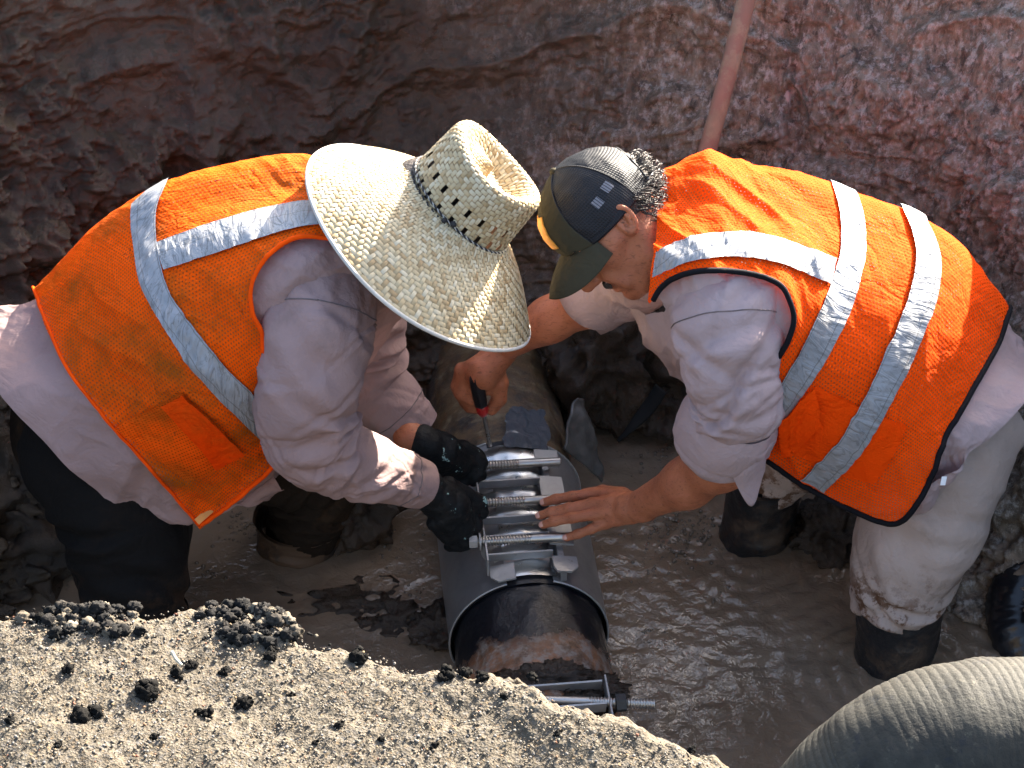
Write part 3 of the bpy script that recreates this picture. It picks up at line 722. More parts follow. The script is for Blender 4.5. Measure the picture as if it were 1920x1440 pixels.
# pocket-like button tab on the near sleeve cuff
# trousers and boots
trL = join(tj(tube([P(110, 790, .02), P(150, 840, -.03), P(195, 900, -.07), P(236, 1000, -.10), P(250, 1130, -.15), P(258, 1330, -.16)], [.09, .12, .122, .125, .098, .088], 110, 64, disp=lambda S, T, G: folds(S, T, 21, .007, 9)+creases(S, T, 8, 41, .35, .12, .2, 1.))))
mk('trousers', fixjoin(trL), TROUS_L, ML)
trL2 = join(tj(tube([P(60, 780, .04), P(170, 790, .09), P(350, 820, .15), P(520, 850, .19), P(585, 890, .21), P(578, 950, .22), P(566, 1020, .225)], [.10, .12, .115, .105, .092, .08, .07], 120, 64, disp=lambda S, T, G: folds(S, T, 27, .008, 10)+creases(S, T, 14, 43, .62, .09, .2, 1., (.006, .014)))))
mk('trouser_leg', fixjoin(trL2), TROUS_M, ML)
def boot_mat(name, mud, thr):
    t = NT(name); v = t.co(); f = t.ramp(t.noise(v, 6, 6, .7), [(thr, 0.), (thr+.12, 1.)])
    b = t.mix(f, (.010, .0105, .012), mud); fl = t.ramp(t.noise(v, 40, 4, .7), [(.62, 0.), (.7, .6)]); b = t.mix(fl, b, mud)
    ro = t.mix(f, (.28, .28, .28), (.7, .7, .7))
    return t.set(base=b, rough=ro, spec=.5, normal=t.bump(t.noise(v, 35, 6, .7), .5, .008, t.bump(t.noise(v, 9, 3), .4, .02)))
BOOT = boot_mat('rubber_boot', (.06, .038, .024), .50); BOOTM = boot_mat('muddy_boot', (.085, .048, .026), .36)
def boot(name, pts, rad, mat, parent, seed, label=None):
    pts = [P(*q) for q in pts]
    G = tube(pts, rad, 70, 56, disp=lambda S, T, G: folds(S, T, seed, .005, 12)+.004*np.exp(-(S/.006)**2), cap=False, ref=(1, 0, 0))
    inn = tube([pts[0], pts[0]+(pts[1]-pts[0])*.5], [np.atleast_1d(rad[0])*.95, np.atleast_1d(rad[0])*.9], 8, 56, cap=False, ref=(1, 0, 0))
    # foot below the water
    b0 = pts[-1]; 
    o = mk(name, join(G, inn), mat, parent)
    if label: o['label'] = label
    return o
boot('boot', [(562, 972, .22), (560, 1020, .225), (553, 1060, .23), (552, 1200, .23)], [(.092, .085), (.09, .082), (.084, .08), (.08, .08)], BOOTM, ML, 31, 'wide muddy boot top standing open')
boot('boot', [(252, 1150, -.15), (255, 1240, -.155), (258, 1420, -.16)], [.1, .095, .09], BOOT, ML, 33)

# gloves
def hand_mesh(chains, extra=None, h=.0028, k=.008, wr=0., seed=0):
    allp = np.concatenate([np.asarray(c[0]) for c in chains])
    def fn(p):
        d = hand_chains(p, chains, k)
        if extra is not None: d = extra(p, d)
        if wr: d = d+wr*rid(p*42, 2, seed)
        return d
    lo, hi = pts_bounds(allp, .06); return nets(fn, lo, hi, h)
def pz(L_): return [PZ(*q) for q in L_]
gN = [(pz([(770, 900, .38), (800, 918, .355)]), [.040, .040]), (pz([(800, 918, .355), (842, 950, .31)]), [.038, .043]), (pz([(842, 950, .31), (858, 985, .265)]), [.042, .036]),
      (pz([(840, 915, .33), (872, 928, .305), (898, 940, .285), (906, 962, .262)]), [.024, .018, .0155, .013]),          # thumb over the plate
      (pz([(850, 935, .32), (880, 958, .275), (892, 985, .25), (884, 1003, .235)]), [.020, .016, .0145, .013]),
      (pz([(845, 960, .31), (872, 985, .268), (886, 1006, .24), (872, 1018, .228)]), [.020, .016, .0145, .013]),
      (pz([(832, 975, .30), (855, 1002, .258), (872, 1018, .235), (858, 1024, .225)]), [.020, .016, .014, .013]),
      (pz([(818, 980, .29), (838, 1006, .252), (855, 1020, .232), (842, 1024, .222)]), [.019, .015, .013, .012])]
mk('glove', hand_mesh(gN, k=.005, wr=.0012, seed=2), GLOVE, ML)
gF = [(pz([(790, 826, .358), (800, 834, .348)]), [.034, .036]), (pz([(790, 830, .35), (830, 848, .32)]), [.035, .040]), (pz([(830, 848, .32), (855, 868, .285)]), [.038, .033]),
      (pz([(835, 835, .325), (868, 840, .305), (893, 852, .285), (905, 868, .27)]), [.020, .016, .0145, .013]),
      (pz([(840, 850, .315), (872, 862, .285), (898, 875, .262), (902, 890, .25)]), [.019, .016, .0145, .013]),
      (pz([(840, 865, .305), (868, 880, .272), (890, 893, .25), (888, 902, .238)]), [.019, .015, .014, .012]),
      (pz([(825, 872, .30), (848, 890, .265), (868, 902, .245), (862, 908, .235)]), [.018, .015, .013, .012])]
mk('glove', hand_mesh(gF, k=.005, wr=.0012, seed=5), GLOVE, ML)

# ---------------------------------------------------------------- heads
def head_sdf(q):
    d = ell(q, (0, -.012, .035), (.077, .098, .09))
    d = smin(d, ell(q, (0, .032, -.03), (.060, .066, .085)), .03)
    for s in (-1, 1):
        d = smin(d, chain(q, [(s*.060, -.012, -.035), (s*.054, .006, -.072), (s*.026, .062, -.104)], [.018, .019, .018], .015), .025)
        d = smin(d, rc(q, (s*.044, .056, -.012), (s*.056, .028, -.004), .022, .020), .02)
        d = smin(d, rc(q, (s*.046, .074, .028), (s*.012, .091, .026), .010, .011), .015)
        d = -smin(-d, ell(q, (s*.033, .105, .006), (.020, .020, .013)), .012)
        d = smin(d, ell(q, (s*.032, .079, .006), (.0145, .0135, .0125)), .004)
        d = smin(d, rc(q, (s*.012, .103, -.034), (s*.012, .100, -.030), .010, .009), .008)
        # nasolabial fullness
        d = smin(d, rc(q, (s*.030, .082, -.045), (s*.034, .074, -.075), .012, .012), .016)
        # ear
        sx = q*np.array([s, 1, 1]); e = (sx-np.array([.0790, -.012, .004]))/.86
        a = R(14); y = e[:, 1]*math.cos(a)+e[:, 2]*math.sin(a); z = -e[:, 1]*math.sin(a)+e[:, 2]*math.cos(a)
        oo = np.stack([e[:, 0]-.30*(-y), y, z], -1)
        rr = np.sqrt((oo[:, 1]/.60)**2+oo[:, 2]**2); rim = np.sqrt((rr-.029)**2*.55+(oo[:, 0]-.004)**2)-.0056
        lobe = ell(oo, (0, .006, -.027), (.007, .010, .010)); cup = ell(oo, (-.006, 0, 0), (.006, .017, .027)); anti = chain(oo, [(.002, -.002, .018), (.004, -.008, .0), (.003, -.003, -.014)], [.004]*3, .004)
        tr = rc(oo, (.0, .015, -.002), (.003, .012, -.006), .006, .005)
        ear = smin(smin(smin(smin(rim, lobe, .006), cup, .005), anti, .004), tr, .004)
        d = smin(d, ear*.86, .007)
    d = smin(d, ell(q, (0, .074, -.103), (.024, .022, .020)), .018)
    d = smin(d, chain(q, [(0, .092, .020), (0, .107, -.006), (0, .119, -.030)], [.0095, .0105, .0135], .01), .013)
    d = smin(d, ell(q, (0, .088, -.066), (.026, .013, .007)), .006)
    d = smin(d, ell(q, (0, .086, -.079), (.022, .013, .0075)), .006)
    d = smin(d, rc(q, (0, -.03, -.05), (0, -.05, -.15), .058, .058), .03)
    return d
def head_mesh(c, sx, fy, uz, h=.0026):
    v, f = nets(head_sdf, (-.105, -.135, -.17), (.105, .14, .14), h)
    Mx = np.stack([sx, fy, uz]); return v@Mx+c, f

# right man's head frame, read from ear, button and nose
UH = nrm(-.81*X+.58*U+.22*TC); FH = nrm(-.58*X-.81*U-.04*TC); FH = nrm(FH-(FH@UH)*UH); SH = np.cross(FH, UH)
if SH@TC < 0: SH = -SH
HC = P(1150, 416, .045)
# left man's hat frame
HN = nrm(.905*(.70*X+.714*U)+.425*TC); H1 = .715*X-.70*U; H1 = nrm(H1-(H1@HN)*HN); H2 = np.cross(HN, H1)
if H2@TC < 0: H2 = -H2
HB_ = P(858, 392, -.02)
# left head frame: up = hat normal, forward = H1
LHC = HB_-HN*.075-H1*.01

def sampled(fn, h=.009, lo=None, hi=None): return nets(fn, lo, hi, h)
def body(parts): return join(*parts)

# left body: head, neck, torso, arms, legs (mostly clothed)
lt = [P(740, 430, .0), P(640, 480, .01), P(500, 530, .0), P(330, 620, .0), P(210, 710, .0), P(160, 770, .0)]
def torsoL(p):
    d = chain(p, lt, [.05, .07, .08, .085, .075, .06], .03)
    d = smin(d, chain(p, [P(630, 540, -.03), P(606, 580, -.12), P(590, 690, -.195), P(580, 810, -.195), P(700, 875, -.15), P(790, 910, -.09)], [.06, .06, .055, .045, .04, .03], .03), .04)
    d = smin(d, chain(p, [P(650, 490, .06), P(665, 550, .2), P(685, 710, .2), P(745, 770, .19)], [.06, .06, .045, .04], .03), .04)
    d = smin(d, chain(p, [P(140, 850, -.03), P(232, 1000, -.10), P(255, 1300, -.155)], [.05, .07, .055], .03), .04)
    return smin(d, chain(p, [P(190, 800, .06), P(520, 855, .19), P(580, 900, .212), P(568, 1015, .225)], [.06, .06, .055, .045], .03), .04)
fa = nets(lambda p: chain(p, [P(740, 770, .19), PZ(768, 818, .365), PZ(800, 836, .345)], [.036, .029, .028]), *pts_bounds([P(740, 770, .19), PZ(800, 836, .345)], .06), .005)
mk('body', join(nets(torsoL, (-1.15, -.4, -.3), (.0, .45, 1.15), .016), head_mesh(LHC, H2, H1, HN, .004), fa,
   nets(lambda p: rc(p, LHC-HN*.07-H1*.03, P(690, 430, .0), .056, .062), *pts_bounds([LHC-HN*.07, P(690, 430, .0)], .09), .006)), SKIN, ML)
# dark hair under the hat
hv, hf = nets(lambda q: np.maximum(ell(q, (0, -.018, .036), (.083, .104, .097)), -(q[:, 1]*-.5+q[:, 2]*.9+.02)), (-.11, -.14, -.1), (.11, .12, .15), .006)
HAIR = simple('dark_hair', (.035, .025, .02), .55, var=.5, sc=120, bump=.8, bsc=200)
mk('hair', (hv@np.stack([H2, H1, HN])+LHC, hf), HAIR, ML)
# collar
mk('collar', tube([P(735, 495, -.10), P(742, 540, -.085), P(752, 560, -.06), P(772, 560, .0)], [(.006, .03)]*4, 30, 12), SHIRT_L, ML)

# ---------------------------------------------------------------- straw hat
def straw_mat():
    t = NT('straw'); g = t.n('ShaderNodeNewGeometry').outputs['Random Per Island']; v = t.co()
    b = t.ramp(g, [(0., (.31, .21, .10)), (.3, (.43, .33, .185)), (.7, (.49, .40, .25)), (1., (.54, .465, .325))])
    b = t.mix(t.math('MULTIPLY', t.ramp(t.noise(v, 9, 4, .6), [(.45, 0.), (.7, 1.)]), .3), b, (.42, .29, .15))
    return t.set(base=b, rough=.5, spec=.35, normal=t.bump(t.noise(t.co('Object', (1, 1, 1)), 300, 2), .25, .002))
STRAW = straw_mat(); STRAWD = simple('straw_under', (.30, .21, .11), .8)
hat = E('straw_hat', HB_, None); hat.parent = ML; hat.location = Vector(HB_)-ML.location
def hw(x, y, z): return HB_+np.asarray(x)[..., None]*H1+np.asarray(y)[..., None]*H2+np.asarray(z)[..., None]*HN
def brim_pt(th, t):
    t = np.asarray(t, float); a = .107+(.249-.107)*t; b = .094+(.242-.094)*t
    und = .010*np.sin(2*th+.6)*t*t+.006*np.sin(3*th+1.2)*t*t
    z = -.104*(.48*t+.52*t**1.8)+und+.008*np.exp(-(t/.08)**2)
    return hw(a*np.cos(th), b*np.sin(th), z)
def crown_pt(th, t):      # t 0 base .. 1 top rim .. 1.35 inside crease
    t = np.asarray(t, float); tt = np.clip(t, 0, 1); ov = np.clip(t-1, 0, 1)
    a = .107-.008*tt; b = .094-.006*tt
    rim = 1-.10*np.clip((tt-.78)/.22, 0, 1)**2; k = rim*(1-1.14*ov)
    z = .126*tt-.010*np.clip((tt-.8)/.2, 0, 1)**2-.034*(3*np.clip(ov*2.4, 0, 1)**2-2*np.clip(ov*2.4, 0, 1)**3)*(1+.35*np.cos(th))+.006*np.cos(2*th)*tt-.006*np.cos(th)*tt
    return hw(a*k*np.cos(th), b*k*np.sin(th), z)
def weave(fn, NI, NJ, t0, t1, holes=lambda i, j: False, bulge=.0011, herring=False):
    V = []; Fq = []; ncount = 0; lift = None
    dth = 2*math.pi/NI; dt = (t1-t0)/NJ
    def emit(i0, i1, j0, j1):
        nonlocal ncount
        m, n = (5, 4) if (i1-i0) >= (j1-j0) else (4, 5)
        al = (i1-i0) >= (j1-j0)
        a = np.linspace(0, 1, m); b = np.linspace(0, 1, n)
        gi = .03; A, B = np.meshgrid(a, b, indexing='ij')
        ex = .35 if fn is brim_pt else .06   # ends tuck under the crossing straw
        if al: ii = i0-ex/2+A*(i1-i0+ex); jj = j0+gi+B*(j1-j0-2*gi); L_, W_ = A, B
        else: ii = i0+gi+A*(i1-i0-2*gi); jj = j0-ex/2+B*(j1-j0+ex); L_, W_ = B, A
        th = ii*dth; t = t0+jj*dt
        p = fn(th, t); e = 1e-3
        n_ = nrm(np.cross(fn(th+e, t)-p, fn(th, t+e)-p))
        if (n_.reshape(-1, 3)@HN).mean() < 0 and fn is brim_pt: n_ = -n_
        if fn is crown_pt:
            c = HB_+HN*.05; s_ = np.sign(((p-c)*n_).sum(-1).mean())
            if t.mean() > 1.02: s_ = np.sign((n_.reshape(-1, 3)@HN).mean())
            n_ = n_*s_
        h = bulge*(2.2*np.sin(np.pi*np.clip(L_, 0, 1))**.6-1.0)*1.0+.0006*np.sin(np.pi*W_)
        g = p+n_*h[..., None]; V.append(g.reshape(-1, 3))
        f = gridf(m, n)
        nn = np.cross(g[1, 1]-g[0, 1], g[0, 2]-g[0, 1])
        if nn@n_[1, 1] < 0: f = f[:, ::-1]
        Fq.append(f+ncount); ncount += m*n
    for j in range(-1, NJ+1):
        for i in range(NI):
            k = (i+j) % 4
            if k == 0:      # vertical float covers j, j+1 at column i
                c = [q for q in (j, j+1) if 0 <= q < NJ and not holes(i, q)]
                if c: emit(i, i+1, min(c), max(c)+1)
            if k == 2 and 0 <= j < NJ:     # horizontal float covers i, i+1 in row j
                c = [q for q in (0, 1) if not holes((i+q) % NI, j)]
                if c: emit(i+min(c), i+max(c)+1, j, j+1)
    return np.concatenate(V), np.concatenate(Fq)
def shell(fn, NI, NJ, t0, t1, holes, off, sub=1):
    th = np.linspace(0, 2*math.pi, NI+1)[:-1]; t = np.linspace(t0, t1, NJ+1); T_, H_ = np.meshgrid(t, th, indexing='ij')
    G = fn(H_, T_)-HN*off
    m = np.array([[not holes(i, j) for i in range(NI)] for j in range(NJ)])
    return G.reshape(-1, 3), gridf(NJ+1, NI, True, m)
nh = lambda i, j: False
NIb, NJb = 176, 26
br = mk('brim', weave(brim_pt, NIb, NJb, .01, 1.0), STRAW, hat); br['kind'] = 'stuff'
mk('brim_base', shell(brim_pt, NIb, NJb, 0, 1, nh, .0018), STRAWD, hat)
thr = np.linspace(0, 2*math.pi, 121)[:-1]; ep = brim_pt(thr, np.ones(120))-HN*.001
def loop_tube(pts, r, n=8):
    T = nrm(np.roll(pts, -1, 0)-np.roll(pts, 1, 0)); a = nrm(HN-(T@HN)[:, None]*T); b = np.cross(T, a); th = np.arange(n)*2*math.pi/n
    G = pts[:, None]+r*(np.cos(th)[None, :, None]*a[:, None]+np.sin(th)[None, :, None]*b[:, None]); G = np.concatenate([G, G[:1]])
    return G.reshape(-1, 3), gridf(len(pts)+1, n, True)
mk('brim_binding', loop_tube(ep, .0038), simple('grey_binding', (.50, .47, .42), .85, var=.1), hat)
NIc, NJc = 88, 16
ch = lambda i, j: (j in (1, 2) and i % 4 == 0) or (j in (5, 6) and i % 4 == 2)
cr = mk('crown', weave(crown_pt, NIc, NJc, 0, 1.0, ch), STRAW, hat); cr['kind'] = 'stuff'
mk('crown_base', shell(crown_pt, NIc, NJc, 0, 1.0, ch, .0), STRAWD, hat)
ct = mk('crown_top', weave(crown_pt, 88, 11, 1.0, 1.78, nh), STRAW, hat); ct['kind'] = 'stuff'
mk('crown_top_base', shell(crown_pt, 96, 10, 1.0, 1.86, nh, .0015), STRAWD, hat)
def cord_path(t0, sag=0, ph=0): 
    q = np.linspace(0, 2*math.pi, 161)[:-1]; p = crown_pt(q, np.full(160, t0)+sag*np.sin(q-1.2)); c = HB_+HN*.02
    d = p-c; d = nrm(d-(d@HN)[:, None]*HN); return p+d*.004+.0012*(d*np.cos(q*50+ph)[:, None]+HN*np.sin(q*50+ph)[:, None])
CORD = simple('black_cord', (.016, .015, .016), .8); CORDW = simple('grey_cord', (.35, .33, .30), .8)
mk('cord', loop_tube(cord_path(.085, .05), .0019, 6), CORD, hat); mk('cord', loop_tube(cord_path(.085, .05, 3.1), .0012, 6), CORDW, hat)
mk('cord', loop_tube(cord_path(.03, .03), .0019, 6), CORD, hat)
kp = hw(np.array(.02), np.array(.098), np.array(.016))
mk('cord_knot', blob(kp, .0048, 3, .3, 2), CORD, hat); mk('cord_knot', blob(kp+H2*.004-H1*.016-HN*.006, .004, 5, .2, 2), CORD, hat)

# ---------------------------------------------------------------- the man on the right
MR = E('person', (.62, 0, -.3), 'man in clean orange vest and dark mesh-back cap holding a screwdriver over the clamp', 'person')
rowsR = [
 [(1262, 345, .20), (1246, 318, .12), (1236, 375, .05), (1232, 430, -.02), (1228, 490, -.09), (1224, 555, -.12), (1222, 600, -.10)],
 [(1325, 345, .25), (1330, 290, .15), (1322, 360, .04), (1318, 440, -.08), (1316, 510, -.17), (1290, 620, -.18), (1262, 680, -.12)],
 [(1450, 365, .26), (1462, 313, .155), (1455, 385, .03), (1448, 470, -.10), (1455, 575, -.195), (1410, 700, -.205), (1345, 765, -.14)],
 [(1605, 430, .26), (1622, 370, .145), (1612, 440, .02), (1584, 555, -.12), (1545, 675, -.20), (1500, 780, -.22), (1438, 862, -.16)],
 [(1770, 505, .25), (1788, 445, .13), (1772, 510, .01), (1728, 635, -.12), (1672, 750, -.20), (1625, 850, -.225), (1560, 938, -.19)],
 [(1865, 640, .24), (1888, 584, .115), (1870, 645, .005), (1818, 738, -.12), (1772, 825, -.205), (1742, 905, -.245), (1688, 988, -.255)],
]
def wrR(a, b, G):
    q = np.stack([a*5-b*1.5, b*5+a*1.5, 0*a], -1)
    up = np.exp(-((a-.13)/.14)**2)*np.exp(-((b-.24)/.16)**2)
    return .0028*rid(np.stack([a*24-b*16, b*9+a*8, 0*a], -1)+.8*vn(q*1.5, 15)[..., None], 2, 17)*np.clip(.4+vn(q*.9, 29), 0, 1)+.006*fbm(q, 3, 52)+.005*rid(np.stack([a*11-b*7, b*4+a*4, 0*a], -1)+.5*vn(q, 54)[..., None], 2, 56)*np.clip((b-.25)*4, .25, 1)+.013*up*rid(np.stack([a*9-b*11, b*5+a*6, 0*a], -1), 2, 58)
vR = Sheet(rowsR, wr=wrR)
armR = [(1215, 575), (1232, 548), (1262, 522), (1320, 508), (1400, 513), (1458, 532), (1478, 560), (1488, 600), (1474, 645), (1450, 680), (1420, 740), (1330, 740), (1215, 680)]
cornR = [(1746, 895), (1738, 915), (1722, 950), (1702, 972), (1674, 982), (1645, 976), (1612, 962)]
vestR = mk('safety_vest', vR.mesh(armR, 2.3, cornR+[(1640, 1010), (1720, 1030), (1800, 960)]), VEST_R, MR)
mk('reflective_stripe', vR.strip([(1556, 338), (1572, 390), (1576, 440), (1570, 490), (1545, 560), (1510, 635), (1470, 708), (1440, 760)], [(1600, 353), (1617, 400), (1622, 450), (1618, 500), (1595, 580), (1556, 660), (1512, 730), (1465, 790)], seed=11), STR_R, vestR)
mk('reflective_stripe', vR.strip([(1686, 388), (1708, 440), (1714, 490), (1700, 555), (1665, 645), (1620, 740), (1570, 825), (1502, 896)], [(1726, 404), (1752, 455), (1760, 505), (1748, 575), (1712, 665), (1665, 760), (1616, 845), (1546, 920)], seed=12, crumple=.0018, off=.0075), STR_R, vestR)
mk('reflective_stripe', vR.strip([(1235, 475), (1290, 450), (1350, 440), (1420, 441), (1490, 460), (1566, 487)], [(1226, 520), (1290, 495), (1350, 486), (1410, 487), (1470, 500), (1556, 535)], seed=13, off=.0065, crumple=.003), STR_R, vestR)
mk('pocket', vR.strip([(1528, 722), (1575, 745), (1640, 775), (1700, 798)], [(1472, 838), (1515, 862), (1580, 890), (1640, 905)], w=24, off=.004, crumple=.0006, seed=14, n=44), POCK_R, vestR)
mk('pocket_flap', vR.strip([(1460, 785), (1495, 750), (1528, 722)], [(1475, 850), (1510, 822), (1540, 792)], w=18, off=.012, crumple=.003, seed=15, n=24), POCK_R, vestR)
mkt('arm_binding', vR.cord([(1226, 562), (1240, 540), (1266, 521), (1320, 508), (1400, 513), (1458, 532), (1478, 560), (1488, 600), (1474, 645), (1452, 678)], .0052, vmin=2), BLACKTRIM, vestR)
mkt('hem_binding', vR.cord([(1888, 588), (1870, 645), (1818, 738), (1772, 825), (1745, 900), (1737, 918), (1722, 950), (1702, 972), (1674, 982), (1645, 976), (1612, 962), (1560, 938), (1500, 905), (1438, 862)], .0055), BLACKTRIM, vestR)
shR = [r_+[(r_[-1][0]-60, r_[-1][1]-10, .05)] for r_ in rowsR]
shR[5] = [(x_, y_, max(z_, -.205)+(.0, .0, .0, .0, .0, .02, .05, .05)[k_]) for k_, (x_, y_, z_) in enumerate(shR[5])]
shR[4] = [(x_, y_, max(z_, -.21)+(.01 if k_ >= 5 else 0)) for k_, (x_, y_, z_) in enumerate(shR[4])]
shR.append([(1960, 720, .22), (1952, 660, .11), (1958, 700, .0), (1925, 750, -.12), (1850, 832, -.195), (1778, 878, -.208), (1716, 900, -.19), (1640, 880, -.06)])
sR = Sheet(shR, 220, 200, wr=lambda a, b, G: wrR(a, b, G)+wrS(a, b, G)*np.clip((a-.66)*9, 0, 1), inset=.02)
slNR = sleeve([(1345, 470, .0), (1360, 540, -.08), (1368, 610, -.145), (1374, 690, -.185), (1384, 745, -.195), (1370, 785, -.188), (1356, 812, -.180)],
              [.06, .095, .100, .086, .080, .080, .082], 61, .005, fs=8., cr=((7, 25, .20, .05, .6, .9, (.005, .011), (.010, .022)), (8, 28, .33, .05, .3, 1.2, (.004, .010)), (4, 31, .12, .03, -.4, .6, (.003, .007))))
slFR = sleeve([(1250, 420, .17), (1230, 480, .21), (1185, 520, .235), (1132, 548, .245)], [.085, .085, .075, .066], 66, .006, 70, 56)
mk('shirt', fixjoin(join(sR.mesh(), slNR, slFR)), SHIRT_R, MR)
def seam(parent, sl, i, n, mat, r=.0011, a0=0, a1=None):
    ring = sl[0].reshape(-1, n, 3)[i]; c = ring.mean(0); ring = c+(ring-c)*1.006
    ring = np.concatenate([ring, ring[:1]]); mkt('seam', tube(ring, [r]*len(ring), len(ring)*2, 6), mat, parent)
SEAM = simple('shirt_seam', (.13, .10, .098), .9)
for i in (60, 250): seam(ML, slNL, i, 110, SEAM)
for i in (88,): seam(MR, slNR, i, 110, SEAM)
seam(ML, slFL, 108, 80, SEAM)
# rolled cuffs
cA, cB = P(1366, 812, -.185), P(1345, 862, -.17)
ck = tube([P(1378, 765, -.192), P(1366, 790, -.186), P(1350, 822, -.178), P(1352, 818, -.18), P(1364, 792, -.187)], [.081, .089, .087, .080, .076], 60, 64, disp=lambda S, T, G: folds(S, T, 71, .004, 8), cap=False)
mk('sleeve_cuff', ck, SHIRT_R, MR)
def hang():   # loose end of the turned-back cuff
    a = spl([P(1340, 842, -.262), P(1395, 862, -.262), P(1436, 858, -.235)], 24); b = spl([P(1362, 872, -.262), P(1408, 950, -.262), P(1434, 884, -.24)], 24)
    w = np.linspace(0, 1, 20); G = a[:, None]*(1-w[None, :, None])+b[:, None]*w[None, :, None]; G = G+TC*(.006*fbm(G*16, 3, 4))[..., None]
    return G.reshape(-1, 3), gridf(24, 20)
h_ = mk('cuff_flap', hang(), SHIRT_R, MR); m_ = h_.modifiers.new('s', 'SOLIDIFY'); m_.thickness = .003
mk('sleeve_cuff', tube([P(1168, 528, .238), P(1136, 546, .245), P(1112, 562, .248), P(1116, 560, .248), P(1140, 545, .245)], [.066, .071, .070, .064, .06], 50, 56, disp=lambda S, T, G: folds(S, T, 75, .003, 8), cap=False), SHIRT_R, MR)
# trousers
trR = join(tj(tube([P(1870, 760, .0), P(1825, 800, -.03), P(1782, 870, -.065), P(1738, 965, -.09), P(1708, 1030, -.105), P(1694, 1080, -.113), P(1688, 1118, -.115), P(1690, 1140, -.115)], [.08, .098, .108, .118, .112, .100, .088, .07], 160, 80, disp=lambda S, T, G: folds(S, T, 81, .006, 7)+creases(S, T, 9, 47, .46, .06, .5, 1., (.004, .010))+creases(S, T, 7, 48, .2, .08, .3, .9, (.003, .007), (.012, .03))-.010*np.exp(-((S-.50-.02*np.cos(T))/.016)**2)*np.clip(np.cos(T-2.6)+.4, 0, 1))),
           tj(tube([P(1850, 770, .04), P(1760, 790, .09), P(1620, 820, .15), P(1495, 840, .22), P(1458, 875, .24), P(1440, 930, .245)], [.09, .11, .105, .09, .08, .066], 90, 56, disp=lambda S, T, G: folds(S, T, 85, .008, 10))))
mk('trousers', fixjoin(trR), TROUS_R, MR)
lb = P(1776, 902, -.235); mk('label_tag', box(P(1762, 900, -.225)+TC*.035, (nrm(X*.2+U), X, TC), (.008, .0045, .001)), simple('white_tag', (.75, .75, .75), .7), MR, False)
boot('boot', [(1690, 1112, -.115), (1684, 1180, -.115), (1668, 1262, -.115), (1655, 1400, -.115)], [.084, .079, .073, .07], BOOT, MR, 91)
boot('boot', [(1438, 885, .245), (1425, 960, .245), (1406, 1045, .245), (1398, 1180, .245)], [.078, .077, .072, .07], BOOT, MR, 93, 'black boot farther from the viewer')

# hands of the right man
hN = [(pz([(1205, 946, .335), (1178, 952, .318)]), [.030, .028]),
      (pz([(1185, 940, .318), (1150, 930, .302), (1114, 926, .290)]), [.020, .017, .0125]),
      (pz([(1182, 950, .320), (1148, 944, .306), (1112, 945, .293)]), [.020, .017, .0128]),
      (pz([(1182, 960, .316), (1150, 958, .302), (1118, 964, .287)]), [.019, .016, .0122]),
      (pz([(1186, 966, .308), (1158, 972, .292), (1136, 981, .274)]), [.018, .015, .0115]),
      (pz([(1114, 926, .290), (1072, 931, .282), (1042, 936, .270), (1020, 942, .258)]), [.0122, .0104, .0098, .0086]),
      (pz([(1112, 945, .293), (1066, 953, .284), (1034, 960, .268), (1012, 967, .255)]), [.0124, .0106, .0100, .0086]),
      (pz([(1118, 964, .287), (1074, 971, .279), (1040, 977, .265), (1018, 984, .252)]), [.0118, .0100, .0095, .0082]),
      (pz([(1136, 981, .274), (1108, 992, .264), (1084, 1001, .252), (1062, 1008, .241)]), [.0108, .0095, .0090, .0080]),
      (pz([(1168, 930, .296), (1130, 922, .266), (1096, 926, .246)]), [.018, .013, .011])]
fN = nets(lambda p: smin(chain(p, [P(1396, 815, -.15), P(1352, 862, -.125), P(1290, 905, -.09), PZ(1205, 946, .335)], [.050, .054, .045, .031], .03),
                         ell(p, PZ(1200, 952, .325), (.03, .03, .02)), .02), *pts_bounds([P(1396, 815, -.15), PZ(1190, 950, .32)], .075), .0042)
hNm = hand_mesh(hN, h=.0023, k=.006)
fist = [(pz([(960, 640, .50), (938, 662, .47)]), [.030, .029]), (pz([(938, 662, .47), (905, 698, .44)]), [.030, .036]),
        (pz([(905, 690, .445), (872, 705, .425), (866, 738, .385), (882, 762, .352), (898, 756, .345)]), [.026, .0155, .0145, .013, .011]),
        (pz([(900, 690, .450), (866, 694, .435), (858, 724, .395), (872, 752, .360), (890, 748, .35)]), [.024, .0145, .0135, .012, .011]),
        (pz([(912, 700, .435), (888, 715, .418), (884, 748, .378), (896, 766, .348)]), [.024, .0145, .0135, .012]),
        (pz([(925, 690, .438), (938, 718, .408), (936, 748, .372), (922, 768, .350)]), [.024, .0165, .0150, .0125]),
        (pz([(915, 700, .435), (915, 725, .400)]), [.022, .018])]
fF = nets(lambda p: chain(p, [P(1160, 536, .25), P(1110, 560, .25), P(1030, 600, .255), PZ(955, 645, .497)], [.050, .050, .041, .030], .03), *pts_bounds([P(1165, 536, .25), PZ(940, 655, .49)], .07), .0045)
rt = [P(1240, 450, .02), P(1320, 480, .02), P(1450, 530, .0), P(1600, 620, .0), P(1720, 710, .0), P(1770, 780, .0)]
